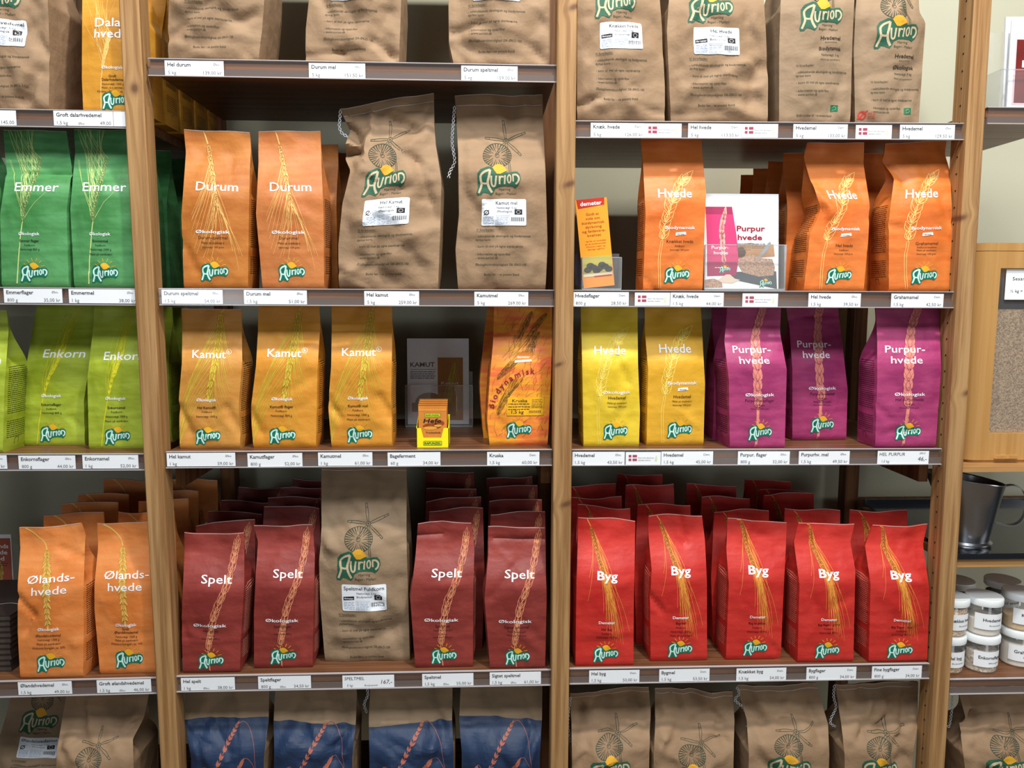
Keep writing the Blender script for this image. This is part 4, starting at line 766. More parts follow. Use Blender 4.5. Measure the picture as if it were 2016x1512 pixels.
bag('flour_bag', 'patterned yellow bag leaning out behind the Kruska bag', P_KRU, [(952, 866), (944, 760), (954, 650), (960, 600)], [(1066, 866), (1070, 755), (1070, 600)], z, Y=YF[54]+.006, full=False, sidep='l', W=120, H=270, D=.07, seed=55, group='kruska bags')
# ---- row 3 right: yellow, purple
z = zshelf('C3', .4); GY = 'yellow wheat bags'; GP = 'purple wheat bags'
bag('flour_bag', 'bright yellow paper bag reading Hvede beside the middle pine upright', P_YEL, [(1149, 881), (1147, 754), (1145, 671), (1143, 600)], [(1258, 878), (1260, 810), (1256, 713), (1255, 600)], z, W=118, H=282, seed=61, kind='hvedegul', sub=hv('oko', ('Hvedemel', 95, 6.6, .005), (MS, 86, 3.8, 0), (N1, 79, 3.2, 0)), sidep='l', creases=[(.62, .62, .8, .45, .006, .12)], group=GY)
bag('flour_bag', 'deep yellow paper bag reading Hvede, second from the middle upright', P_YEL2, [(1273, 877), (1276, 727), (1270, 657), (1269, 600)], [(1385, 876), (1388, 754), (1384, 685), (1380, 600)], z, W=118, H=278, seed=62, kind='hvedegul', sub=hv('bio', ('Hvedemel', 94, 6.6, .005), (MS, 86, 3.8, 0), (N1, 79, 3.2, 0)), sidep='l', group=GY)
bag('flour_bag', 'magenta purple bag reading Purpurhvedeflager, left of the three purple bags', P_PUR, [(1437, 883), (1435, 749), (1426, 671), (1433, 600)], [(1545, 881), (1549, 727), (1536, 657), (1537, 600)], z, D=.09, W=115, H=280, seed=63, kind='purpur', sub=rows(('Purpurhvedeflager', 91, 5.8, 0), ('Fuldkorn', 83, 3.8, 0), ('Nettovægt 800 gram', 76, 3.2, 0)), sidep='l', group=GP)
bag('flour_bag', 'purple bag reading Purpurhvedemel set further back, between two purple bags', P_PUR, [(1560, 866), (1560, 727), (1554, 643), (1545, 600)], [(1666, 866), (1669, 768), (1661, 699), (1649, 600)], z, W=115, H=272, seed=64, kind='purpur', sub=rows(('Purpurhvedemel', 91, 5.6, 0), ('Fuldkorn', 83, 3.6, 0), (MS, 76, 3.4, 0), (N1, 70, 3, 0)), sidep='l', creases=[(0, .9, 1, .92, .005, .04)], group=GP)
bag('flour_bag', 'purple bag reading Hel purpurhvede, rightmost on its shelf', P_PUR, [(1723, 880), (1727, 754), (1727, 671), (1724, 600)], [(1842, 881), (1853, 727), (1850, 643), (1850, 600)], z, W=119, H=280, seed=65, kind='purpur', sub=rows(('Hel purpurhvede', 92, 5.8, 0), ('Fuldkorn', 84, 3.8, 0), (N1, 77, 3.2, 0)), sidep='l', creases=[(0, .3, .2, .2, .004, .1)], group=GP)
behind(['purple bag in shade behind the Purpurhvedeflager bag'], P_PUR, 'C3', 1437, 1545, 760, 602, 1, GP, 66, after=63, dx=-.008)
# ---- row 4 left: light orange
G6 = 'light orange bags'; z = zshelf('A4', -.8)
bag('flour_bag', 'light orange bag reading Ølandshvedemel, nearest the left edge', P_OLA, [(40, 1338), (35, 1250), (35, 1150), (40, 1080), (36, 1042)], [(163, 1332), (165, 1240), (164, 1178), (168, 1053), (160, 1028)], z, W=124, H=296, seed=71, kind='oland', sub=rows(('Ølandshvedemel', 83, 5.2, .004), ('Nettovægt 1500 g', 75, 4.2, 0), (MS, 67, 4.2, 0), ('Klidstore frasigtet, ca. 20%', 59, 4.2, 0)), sidep='r', tdip=.003, creases=[(.0, .55, .28, .42, .006, .07), (.25, .42, .12, .3, .006, .05), (.6, .85, .95, .78, .004, .06)], group=G6)
bag('flour_bag', 'light orange bag reading Groft ølandshvedemel beside the left pine upright', P_OLA, [(197, 1328), (186, 1200), (186, 1150), (193, 1080), (193, 1030)], [(315, 1326), (310, 1178), (308, 1090), (306, 1026)], z, W=122, H=296, seed=72, kind='oland', sub=rows(('Groft', 88, 4.6, .01), ('Ølandshvedemel', 81, 5.0, .012), ('Nettovægt 1500 g', 73, 4.2, 0), (MS, 66, 4.2, 0), ('Klidstore frasigtet, ca. 14%', 59, 4.2, 0)), tdip=.002, group=G6)
def back(lbls, mt, key, X, spec, kind=None, g=None, W=118, H=292, seed=0, Yp=.088, sub=(('x', 1, 1, 0),), D=.066, tp=.4, after=None):
    for i, (x0, x1, yl, yr, Yb) in enumerate(spec):
        zz = zshelf(key, X); Y1 = YF[after]+.006; Yb = Y1+.077*i if Yb is None else max(Yb, Y1+.072*i)
        base = 1300-20*i
        for _ in range(6):
            ptb = atY(x0, base, Yb); base += (ptb[2]-zz)*900
        bag('flour_bag', lbls % ['first', 'second', 'third', 'fourth', 'fifth'][i] if '%' in lbls else lbls[i], mt, [(x0-2, base), (x0-6, base*.5+yl*.5), (x0, yl)], [(x1-2, base), (x1+3, base*.5+yr*.5), (x1, yr)], zz, Y=Yb, full=False, kind=kind, sub=sub, W=W, H=H, seed=seed+i, D=D, tdip=.003, top_print=tp, group=g)
OL = (('x', 1, 1, 0),)
back('light orange bag, %s behind the Ølandshvedemel bag at far left', P_OLA, 'A4', -.8, [(87, 205, 1012, 1009, None), (121, 231, 991, 989, None), (153, 254, 975, 970, None), (206, 306, 944, 945, None)], 'oland', G6, seed=80, after=71)
back('light orange bag, %s behind the Groft ølandshvedemel bag', P_OLA, 'A4', -.65, [(233, 345, 1007, 1008, None), (274, 370, 984, 984, None), (292, 390, 968, 967, None), (324, 428, 945, 943, None)], 'oland', G6, seed=85, after=72)
# ---- row 4 middle: oxblood spelt
G7 = 'dark red spelt bags'; z = zshelf('B4', -.2)
bag('flour_bag', 'dark red bag reading Hel spelt, leftmost of the spelt bags', P_SPE, [(360, 1324), (357, 1228), (363, 1094), (364, 1047)], [(472, 1325), (474, 1261), (481, 1150), (481, 1050)], z, W=112, H=278, seed=91, kind='spelt', sub=rows(('Hel spelt', 82, 5.8, 0), ('Fuldkorn', 74, 3.4, 0), ('Nettovægt 1000 g', 68, 3.4, 0)), sidep='r', ink=PALE, tdip=.003, creases=[(0, .35, .1, .25, .004, .1)], group=G7)
bag('flour_bag', 'dark red bag reading Speltflager, second of the spelt bags', P_SPE, [(500, 1315), (500, 1206), (504, 1122), (508, 1067), (499, 1033)], [(615, 1316), (617, 1206), (620, 1094), (615, 1035)], z, W=112, H=280, seed=92, kind='spelt', sub=rows(('Speltflager', 82, 5.8, 0), ('Fuldkorn', 74, 3.4, 0), ('Nettovægt 800 g', 68, 3.4, 0)), sidep='r', ink=PALE, tdip=.002, group=G7)
bag('flour_sack', 'tall kraft sack with Speltmel Fuldkorn sticker between the dark red bags', KRAFTC, [(640, 1305), (630, 1178), (628, 1108), (633, 1039), (632, 912)], [(807, 1302), (803, 1150), (800, 1067), (801, 912)], z, D=.11, W=172, H=386, seed=93, amp=.003, sack=True, kind='sack', sub=('Speltmel Fuldkorn', 'Biodynamisk', {'dy': -19}), creases=[(.8, .8, .98, .6, .008, .1), (0, .6, .12, .5, .006, .06), (.3, .95, .6, .85, .004, .1)], cat_='flour sack', group=GS, lean=(.55, .97), seam=.965)
bag('flour_bag', 'dark red bag reading Speltmel, right of the kraft sack', P_SPE, [(818, 1315), (808, 1178), (818, 1094), (823, 1029)], [(931, 1315), (932, 1150), (934, 1080), (928, 1028)], z, W=112, H=284, seed=94, kind='spelt', sub=rows(('Speltmel', 82, 5.8, 0), (MS, 74, 3.2, 0), ('Fuldkorn', 67, 3.2, 0), (N1, 61, 3, 0)), sidep='r', ink=PALE, tdip=.003, creases=[(0, .915, 1, .90, .005, .035)], group=G7)
bag('flour_bag', 'dark red bag reading Sigtet speltmel beside the middle upright', P_SPE, [(965, 1317), (954, 1178), (961, 1094), (961, 1038)], [(1073, 1318), (1076, 1178), (1074, 1094), (1073, 1037)], z, W=112, H=278, seed=95, kind='spelt', sub=rows(('Sigtet speltmel', 82, 5.8, 0), (MS, 74, 3.2, 0), (N1, 67, 3, 0)), ink=PALE, tdip=.002, creases=[(0, .92, 1, .91, .004, .035), (.1, .5, .5, .75, .004, .12)], group=G7)
back('dark red bag, %s behind the Hel spelt bag', P_SPE, 'B4', -.5, [(386, 501, 1034, 1022, None), (410, 517, 1008, 1009, None), (437, 541, 986, 987, None), (469, 560, 960, 960, None)], 'spelt', G7, 112, 280, 100, tp=.6, after=91)
back('dark red bag, %s behind the Speltflager bag', P_SPE, 'B4', -.4, [(519, 629, 996, 1000, None), (528, 634, 980, 979, None), (553, 645, 962, 958, None), (576, 670, 944, 944, None)], 'spelt', G7, 112, 280, 106, after=92)
back('dark red bag, %s behind the Speltmel bag', P_SPE, 'B4', -.1, [(845, 951, 1005, 999, None), (839, 947, 987, 976, None), (839, 938, 964, 960, None), (839, 933, 929, 928, None)], 'spelt', G7, 112, 280, 112, after=94)
back('dark red bag, %s behind the Sigtet speltmel bag', P_SPE, 'B4', .0, [(966, 1073, 1010, 1008, None), (963, 1067, 986, 983, None), (963, 1058, 961, 952, None), (958, 1048, 943, 936, None)], 'spelt', G7, 112, 280, 118, after=95)
# ---- row 4 right: red barley
G8 = 'bright red barley bags'; z = zshelf('C4', .4)
DR = PALE
bag('flour_bag', 'bright red bag reading Hel byg beside the middle pine upright', P_BYG, [(1133, 1311), (1135, 1150), (1137, 1080), (1138, 1017)], [(1247, 1312), (1248, 1178), (1250, 1080), (1250, 1025)], z, W=114, H=292, seed=131, kind='byg', sub=rows(('Hel Byg', 73, 5, .01), ('Fuldkorn', 65, 4, 0), ('Nettovægt 1500 g', 57, 4, 0)), sidep='r', ink=DR, tdip=.002, group=G8)
bag('flour_bag', 'bright red creased bag reading Bygmel, above the 53,50 kr card', P_BYG, [(1281, 1301), (1280, 1183), (1283, 1122), (1276, 1045), (1276, 1015)], [(1392, 1303), (1392, 1150), (1388, 1067), (1383, 1014)], z, W=114, H=288, seed=132, kind='byg', sub=rows(('Bygmel', 75, 5, .01), ('Fuldkorn', 67, 4, 0), ('Nettovægt 1500 g', 59, 4, 0), (MS, 51, 4, 0)), sidep='l', ink=DR, tdip=.003, creases=[(.6, .98, .66, .8, .005, .08), (.5, .82, .66, .8, .004, .06), (0, .45, .2, .35, .007, .08)], group=G8)
bag('flour_bag', 'bright red bag reading Byg knækket, third of the front red bags', P_BYG, [(1429, 1298), (1435, 1150), (1430, 1080), (1433, 1022)], [(1537, 1300), (1542, 1178), (1547, 1080), (1549, 1027)], z, W=114, H=278, seed=133, kind='byg', sub=rows(('Byg knækket', 73, 5, .01), ('Fuldkorn', 65, 4, 0), ('Nettovægt 1500 g', 57, 4, 0)), sidep='l', ink=DR, tdip=.002, creases=[(.85, .1, .98, .02, .004, .08)], group=G8)
bag('flour_bag', 'bright red bag reading Byg flager grove, fourth of the front red bags', P_BYG, [(1570, 1304), (1574, 1150), (1563, 1067), (1571, 1030)], [(1680, 1304), (1684, 1122), (1674, 1067), (1681, 1030)], z, W=114, H=280, seed=134, kind='byg', sub=rows(('Byg flager - grove', 76, 4.6, .01), ('Fuldkorn', 68, 4, 0), ('Nettovægt 800 g', 60, 4, 0)), sidep='l', ink=DR, tdip=.002, group=G8)
bag('flour_bag', 'bright red bag reading Byg flager fine, rightmost of the front red bags', P_BYG, [(1710, 1308), (1714, 1150), (1703, 1075), (1717, 1033)], [(1825, 1308), (1830, 1164), (1817, 1072), (1828, 1034)], z, W=114, H=280, seed=135, kind='byg', sub=rows(('Byg flager - fine', 72, 4.6, .01), ('Fuldkorn', 64, 4, 0), ('Nettovægt 800 g', 56, 4, 0)), sidep='l', ink=DR, tdip=.003, group=G8)
BB = dict(kind='byg', g=G8, W=114, H=286, tp=.55)
back('dark bright-red bag, %s behind the Hel byg bag', P_BYG, 'C4', .2, [(1137, 1241, 994, 1000, None), (1124, 1224, 980, 978, None), (1112, 1212, 955, 953, None)], seed=140, after=131, **BB)
back('bright red bag, %s behind the Bygmel bag', P_BYG, 'C4', .3, [(1255, 1359, 994, 992, None), (1232, 1327, 957, 951, .24), (1216, 1304, 933, 934, .34)], seed=145, after=132, **BB)
back('bright red bag, %s behind the Byg knækket bag', P_BYG, 'C4', .4, [(1406, 1513, 1006, 1004, None), (1381, 1477, 978, 980, None), (1353, 1449, 954, 955, None)], seed=150, after=133, **BB)
back('bright red bag, %s behind the Byg flager grove bag', P_BYG, 'C4', .5, [(1546, 1653, 999, 1006, None), (1503, 1602, 972, 971, .205), (1495, 1586, 964, 966, .28), (1467, 1556, 946, 945, .355)], seed=155, after=134, **BB)
back('bright red bag, %s behind the Byg flager fine bag', P_BYG, 'C4', .6, [(1674, 1786, 1004, 1005, None)], seed=160, after=135, **BB)
# ---- top row
z = zshelf('A1', -.8)
bag('flour_sack', 'brown kraft sack with white sticker at the top left corner', KRAFT, [(-76, 214), (-78, 100), (-74, 0), (-70, -160)], [(96, 218), (97, 150), (96, 60), (94, 0), (90, -160)], z, Y=.03, D=.12, W=172, H=374, seed=170, amp=.004, sack=True, kind='sack', sub=('Ølandshvedemel', 'Økologisk', {'dy': -2}), creases=[(.75, .5, .95, .3, .01, .1), (.9, .2, .7, .05, .01, .1)], cat_='flour sack', group=GS, seam=.96)
bag('flour_bag', 'ochre bag reading Dalarhvede at the top, left of the left upright', P_DALA, [(164, 221), (161, 153), (162, 0), (160, -84)], [(286, 222), (287, 150), (284, 0), (282, -84)], z, Y=.035, W=124, H=305, seed=171, kind='dala', sub=rows(('Groft', 69, 4.8, .01), ('Dalarhvedemel', 62, 5.2, .012), ('Nettovægt 1500 g', 54, 4.2, 0), (MS, 47, 4.2, 0), ('Klidstore frasigtet, ca. 14%', 40, 4.2, 0)), group='ochre bags')
behind(['ochre bag directly behind the Dalarhvede bag', 'ochre bag second behind the Dalarhvede bag', 'ochre bag third behind the Dalarhvede bag', 'rearmost ochre bag behind the Dalarhvede bag'], P_DALA, 'A1', 162, 285, 120, -80, 4, 'ochre bags', 172, Y0=.125, sidep='r')
bag('flour_sack', 'brown kraft sack in shade between the top left sack and ochre bag', KRAFT, [(-10, 232), (-12, 100), (-8, -110)], [(150, 234), (152, 100), (146, -110)], z, Y=.19, D=.12, full=False, W=172, H=374, seed=176, amp=.004, sack=True, cat_='flour sack', group=GS)
z = zshelf('B1', -.2)
for i, (Lp, Rp, nm, lb, crs) in enumerate([
  ([(331, 113), (330, 55), (333, 0), (330, -200)], [(508, 121), (516, 50), (520, 0), (524, -200)], 'Hel durum', 'brown kraft sack with torn shiny left foot, left of the top middle shelf', [(.0, .14, .2, .22, .010, .08), (.2, .22, .25, .1, -.005, .05), (.6, .3, .9, .2, .01, .12), (.85, .06, .95, .02, .006, .06)]),
  ([(601, 124), (602, 55), (608, 0), (606, -200)], [(785, 126), (788, 50), (790, 0), (786, -200)], 'Durum mel', 'brown kraft sack with crumpled foot, centre of the top middle shelf', [(.45, .10, .75, .06, .010, .07), (.0, .05, .4, .07, .008, .06), (.7, .15, .95, .05, .008, .07)]),
  ([(894, 130), (884, 83), (883, 0), (884, -200)], [(1082, 130), (1083, 83), (1083, 0), (1080, -200)], 'Durum speltmel', 'brown kraft sack beside the middle upright on the top middle shelf', [(.05, .2, .3, .24, .012, .08), (.0, .12, .12, .02, .008, .06), (.8, .12, .98, .03, .006, .06)])]):
    bag('flour_sack', lb, KRAFT, Lp, Rp, z, Y=.032, D=.125, W=186, H=330, seed=180+i, amp=.0035, sack=True, kind='sack', sub=(nm, 'Økologisk', {'dy': 0}), creases=crs, cat_='flour sack', group=GS, seam=.96)
z = zshelf('C1', .5)
bag('flour_sack', 'brown kraft sack with Knækket hvede sticker, top left of the right bay', KRAFT, [(1137, 240), (1136, 150), (1137, 0), (1138, -150)], [(1309, 241), (1309, 170), (1303, 50), (1299, 0), (1296, -150)], z, Y=.032, D=.12, W=176, H=384, seed=190, amp=.003, sack=True, kind='sack', sub=('Knækket hvede', 'Biodynamisk', {'dy': 13}), creases=[(0, .08, .25, .12, .014, .08), (.7, .08, .98, .05, .008, .07), (.9, .5, 1, .35, .006, .08)], cat_='flour sack', group=GS, seam=.96)
bag('flour_sack', 'brown kraft sack with Hel Hvede sticker on the top right shelf', KRAFT, [(1322, 242), (1318, 180), (1313, 60), (1317, 0), (1318, -150)], [(1512, 243), (1512, 150), (1507, 50), (1504, 0), (1500, -150)], z, Y=.032, D=.12, W=186, H=384, seed=191, amp=.004, sack=True, kind='sack', sub=('Hel Hvede', 'Biodynamisk', {'dy': 4}), creases=[(.8, .5, .95, .3, .010, .1), (.9, .3, .8, .1, .010, .1), (.0, .04, .5, .06, .006, .06)], cat_='flour sack', group=GS, seam=.96)
bag('flour_sack', 'smooth brown sack printed Hvedemel Biodynamisk on the top right shelf', KRAFTC, [(1534, 244), (1534, 100), (1537, 0), (1538, -150)], [(1674, 245), (1678, 83), (1682, 0), (1684, -150)], z, Y=.034, D=.12, W=148, H=384, seed=192, amp=.0016, sack=True, kind='sack', sub=('Hvedemel', 'Biodynamisk', {'printed': 1, 'dy': -8}), cat_='flour sack', group=GS, sidep=None, seam=.96)
bag('flour_sack', 'greyer brown sack printed Hvedemel Økologisk at the right end of the top shelf', KRAFTC, [(1684, 245), (1681, 100), (1684, 28), (1690, -60), (1694, -130)], [(1808, 246), (1812, 190), (1822, 42), (1810, 22), (1804, -130)], z, Y=.06, D=.11, W=142, H=366, seed=193, amp=.0016, sack=True, kind='sack', sub=('Hvedemel', 'Økologisk', {'printed': 1, 'o': 1, 'dy': -38}), cat_='flour sack', group=GS, seam=.96)
# ---- bottom row (cut by the frame)
def low(lb, mt, Lp, Rp, key, seed, dyy, name=('x', 'Økologisk'), opts=None, **k):
    o = dict(nosticker=1); o.update(opts or {})
    bag('flour_sack', lb, mt, Lp, Rp, .385, D=.12, Y=k.pop('Y', .03), seed=seed, amp=k.pop('amp', .0045), sack=True, kind='sack', sub=(name[0], name[1], dict(o, dy=dyy)), cat_='flour sack', group=GS, **k)
low('kraft sack with logo and Ølandshvedemel sticker at bottom left', KRAFTC, [(-22, 1750), (-10, 1600), (0, 1460), (24, 1362)], [(150, 1750), (158, 1600), (160, 1450), (168, 1362)], 'A5', 200, 124, ('Ølandshvedemel', 'Økologisk'), dict(nosticker=0), Y=.16, W=176, H=400, amp=.002)
low('crumpled kraft sack with windmill print beside the left upright at the bottom', KRAFT, [(110, 1770), (110, 1600), (113, 1480), (122, 1420), (130, 1362)], [(272, 1768), (266, 1600), (262, 1460), (284, 1413), (296, 1360)], 'A5', 201, -2, W=172, H=396, creases=[(.25, .99, .3, .75, .012, .1), (.6, .98, .75, .8, .012, .1), (.95, .85, .7, .7, .010, .08)], lean=(.6, .98))
for i, (a, lb, bl) in enumerate([((366, 378, 530, 520), 'kraft sack with blue lower print, leftmost in the bottom row', (.825, .01)), ((541, 541, 702, 694), 'kraft sack with blue lower print, second in the bottom row', (.80, -.03)), ((728, 728, 891, 893), 'kraft sack with blue lower print and white string on its left', (.795, .035)), ((906, 910, 1068, 1062), 'kraft sack with blue lower print beside the middle upright', (.825, -.03))]):
    low(lb, KRAFTC, [(a[1], 1745), (a[1], 1500), (a[0]-2, 1420), (a[0]+1, 1348)], [(a[3], 1745), (a[3], 1500), (a[2]-1, 1420), (a[2], 1346)], 'B5', 210+i, 0, opts={'blue': bl}, amp=.0028, W=164, H=330, creases=[(.7, .98, .85, .8, .010, .1), (.3, .97, .45, .85, .008, .1), (.9, .75, .8, .6, .01, .1)] if i else [(.5, .95, .6, .85, .006, .1)], lean=(.62, .98), thread=[(721, 1350), (724, 1368), (717, 1386), (722, 1404)] if i == 2 else None)
for i, (Lp, Rp, lb, th, hub, cr_) in enumerate([
  ([(1128, 1735), (1126, 1500), (1125, 1420), (1122, 1366)], [(1274, 1735), (1278, 1500), (1281, 1400), (1276, 1350)], 'kraft sack with windmill print beside the middle upright at the bottom', [(1123, 1372), (1119, 1400), (1118, 1430), (1122, 1455), (1119, 1482)], (1218, 1452), [(0, .88, .5, .95, .012, .08), (.1, .95, .2, .7, .012, .1), (.8, .95, .95, .75, .01, .1)]),
  ([(1288, 1735), (1286, 1500), (1290, 1420), (1288, 1352)], [(1438, 1735), (1444, 1500), (1446, 1420), (1443, 1362)], 'kraft sack with windmill print, second in the bottom right bay', None, (1374, 1465), [(.3, .9, .5, .8, .01, .1), (.75, .92, .9, .7, .012, .1)]),
  ([(1466, 1735), (1474, 1500), (1470, 1420), (1452, 1350)], [(1622, 1735), (1632, 1500), (1630, 1430), (1608, 1346)], 'kraft sack with windmill print and string on its left, third in the bottom right bay', [(1450, 1352), (1455, 1366), (1447, 1378), (1462, 1392), (1470, 1408), (1474, 1424), (1470, 1432)], (1571, 1445), [(.0, .92, .2, .8, .01, .1), (.8, .9, .9, .7, .012, .1)]),
  ([(1660, 1735), (1662, 1500), (1656, 1430), (1644, 1346)], [(1784, 1735), (1797, 1500), (1808, 1420), (1806, 1341)], 'kraft sack with windmill print beside the right upright at the bottom', [(1643, 1348), (1641, 1372), (1646, 1392), (1637, 1412), (1635, 1424), (1645, 1431)], (1752, 1452), [(.3, .98, .25, .7, .014, .1), (.6, .9, .5, .7, .01, .1), (.85, .95, .8, .7, .01, .1)])]):
    # place the windmill print from the hub position
    Hc = 380.; sy = (Lp[0][1]-Lp[-1][1])/Hc; dyy = (Lp[0][1]-hub[1])/sy-(183+(1475-455)/9.45)
    low(lb, KRAFT, Lp, Rp, 'C5', 220+i, dyy, W=164, H=Hc, creases=cr_, lean=(.6, .98), thread=th, seam=.975)
low('kraft sack with windmill print, bottom right corner right of the upright', KRAFT, [(1895, 1740), (1900, 1560), (1891, 1453), (1901, 1417), (1886, 1352)], [(2060, 1740), (2062, 1560), (2064, 1450), (2050, 1348)], 'C5', 230, -3, W=166, H=385, creases=[(.0, .78, .12, .85, .02, .06), (.1, .95, .2, .6, .01, .1)], lean=(.6, .98), thread=[(1876, 1352), (1875, 1380), (1873, 1405), (1868, 1430), (1860, 1428)])
# ------------------------------------------------------------------ printed sheets and acrylic holders
ACR = clear_mat('acrylic', gloss=.02, rough=.03, op=.05); ACRE = clear_mat('acrylic_edge', (200, 215, 220), .15, .1, .35)
def sheet(name, label, px, py, Y, Wm, Hm, rot=0, lean=0, mt=None, group=None, zb=None, cat_='leaflet', layers=(), n=1):
    """upright card, lower left corner seen at px,py; Wm x Hm in mm"""
    p = atY(px, py, Y); z = p[2] if zb is None else zb
    o = B().box((0, 0, 0), (Wm*.001, .0010*n, Hm*.001)).build(name, mt or CARD, None, (0, 0, 0)); o.location = (p[0], Y, z); o.rotation_euler = (lean, rot, 0)
    tag(o, label, cat_, group); decals(o, [(a, b, refine(t, 12), c) for a, b, t, c in layers if len(t)], plane_map((0, -.0001, 0), (1, 0, 0), (0, 0, 1), (0, -1, 0))); return o
def holder(label, X0, X1, z, Y, hf, hb, depth=.028, lean=0, notch=None):
    b = B(); b.box((X0, Y, z), (X1, Y+depth+.01, z+.003)).box((X0, Y+depth, z+.003), (X1, Y+depth+.002, z+hb))
    b.box((X0, Y, z+.003), (X1, Y+.0018, z+hf))
    c = ((X0+X1)/2, Y, z); o = b.build('leaflet_holder', ACR, None, c); cc_ = c; tag(o, label, 'leaflet holder', 'clear acrylic leaflet holders')
    e = B(); e.box((X0, Y-.0004, z+hf-.0012), (X1, Y+.0022, z+hf+.0006)).box((X0-.0008, Y, z+.002), (X0+.0008, Y+depth, z+hf)).box((X1-.0008, Y, z+.002), (X1+.0008, Y+depth, z+hf)).box((X0, Y-.0006, z+.0005), (X1, Y+.0016, z+.004))
    e.v = [(x-c[0], y-c[1], z_-c[2]) for x, y, z_ in e.v]; e.build('rim', ACRE, o); return o
MAROON = flat('print_maroon', (150, 35, 55), .6); rg5 = random.Random(5)
def q(P, s, ox, oy, x0, y0): return [((x/s+ox-x0), (y0-(y/s+oy))) for x, y in P]
# biodynamic leaflet (orange) in its holder, left of the right bay
zC2 = zshelf('C2', .15)
zz = lambda y: (564-y)*1.02
Lf = [('print_block', flat('leaflet_red', (196, 44, 28), .5), poly([(4, 160), (58, 164), (59, 178), (2, 178)]), .3), ('lettering', WHITE, text('demeter', 31, 165, 8.5, 44, bold=.02), .5),
  ('lettering', flat('print_rust_text', (150, 60, 20), .6), cat(*[text(a, 32, v, 5.4, w_) for a, v, w_ in (('Godt at', 145, 26), ('vide om', 136.5, 29), ('biodynamisk', 128, 46), ('dyrkning', 119.5, 33), ('og fødevare-', 111, 48), ('kvalitet', 102.5, 28))], *[text(a, 33, v, 3, w_) for a, v, w_ in (('- og lidt om forskellen', 92, 44), ('på de biodynamiske', 86.5, 42), ('Demeter-regler og', 81, 38), ('økologi-reglerne', 75.5, 34))]), .5),
  ('photo_print', flat('leaflet_meadow', (188, 178, 70), .6), rect(2, 22, 62, 62), .3), ('photo_print', flat('leaflet_cows', (48, 50, 38), .6), cat(*[disc(x, y, 8, 6) for x, y in ((12, 36), (24, 40), (36, 37), (48, 40), (55, 34), (30, 33), (42, 44), (18, 44))]), .45), ('photo_print', flat('leaflet_milk', (240, 226, 190), .6), rect(2, 22, 62, 28), .5), ('photo_print', flat('leaflet_red', (196, 44, 28), .5), rect(24, 20.5, 60, 23), .55)]
sheet('leaflet', 'orange biodynamic farming leaflet leaning left in a clear holder', 1149, 566, .062, 64, 178, -.105, -.03, flat('leaflet_orange', (248, 158, 44), .5), layers=Lf, zb=zC2+.004, n=2)
a = atY(1146, 566, .045)[0]; b_ = atY(1223, 566, .045)[0]
holder('small clear holder with the orange leaflet beside the middle upright', a, b_, zC2, .046, .066, .075)
g = B().prism([(atY(x, y, .09)[0], atY(x, y, .09)[2]) for x, y in ((1133, 562), (1144, 562), (1146, 520), (1145, 500), (1139, 494), (1133, 502), (1131, 530))], .09, .094); o = g.build('divider_card', flat('divider_grey', (84, 82, 98), .4), None, (atY(1138, 562, .09)[0], .09, zC2)); tag(o, 'dark grey plastic divider behind the orange leaflet', 'divider')
# purple wheat leaflet
s_, ox, oy, x0, y0 = 7.2, 1380, 370, 1391, 569
Q = lambda P: q(P, s_, ox, oy, 1389, 570)
Lf = [('photo_print', flat('leaflet_pink', (206, 62, 116), .5), poly(Q([(85, 235), (478, 235), (545, 640), (578, 960), (575, 1035), (540, 1240), (110, 1255), (105, 800)])), .3),
  ('photo_print', flat('leaflet_plum', (164, 50, 92), .5), cat(poly(Q([(85, 235), (478, 235), (495, 345), (86, 345)])), poly(Q([(106, 1045), (574, 1045), (540, 1240), (110, 1255)]))), .42),
  ('photo_print', flat('leaflet_burlap', (176, 132, 88), .6, noise=60), poly(Q([(560, 790), (760, 760), (900, 800), (1100, 780), (1118, 960), (575, 1010)])), .3), ('photo_print', flat('leaflet_shadow', (84, 60, 44), .6), poly(Q([(562, 830), (640, 820), (690, 900), (660, 980), (575, 980)])), .42),
  ('photo_print', flat('leaflet_table', (78, 84, 88), .6, noise=20), poly(Q([(90, 1260), (320, 1270), (560, 1190), (1140, 1180), (1152, 1440), (60, 1440)])), .36),
  ('photo_print', flat('leaflet_grain', (178, 146, 124), .6, noise=300, amt=.4), cat(poly(Q([(550, 1060), (620, 980), (760, 930), (900, 985), (1080, 1000), (1120, 1120), (1100, 1240), (880, 1260), (640, 1200)])), poly(Q([(70, 1310), (200, 1290), (330, 1330), (340, 1420), (70, 1425)]))), .5),
  ('photo_print', flat('leaflet_flour', (226, 206, 186), .6), poly(Q([(270, 1310), (390, 1230), (450, 1230), (520, 1290), (600, 1310), (480, 1360), (330, 1350)])), .55), ('photo_print', flat('leaflet_spoon', (150, 152, 158), .3), poly(Q([(835, 1000), (900, 920), (1010, 770), (1050, 742), (1062, 780), (1000, 880), (900, 985)])), .6)]
E_, _ = ear(Q([(365, 1080), (340, 800), (330, 550), (370, 320)]), 10, 17, 8, .35, 0, 1, 3); Lf.append(('photo_print', flat('leaflet_ear', (240, 170, 160), .6), E_, .55))
Lf += [('lettering', MAROON, cat(text('Purpur', 67, 118, 11.2, 59, 'l', .03), text('hvede', 69, 100, 11.2, 51, 'l', .03)), .5), ('lettering', WHITE, cat(text('Purpur-', 15, 81, 7, 35, 'l', .006), text('hvede', 20, 70, 7, 29, 'l', .006), scribble(22, 50, [42.5], 1.2, rg5, 2, 6)), .75), ('lettering', GREYTXT, scribble(67, 128, [91, 87, 83], 1.5, rg5, 3, 9), .5), ('lettering', GREYTXT, scribble(67, 96, [79], 1.5, rg5, 3, 9), .5)]
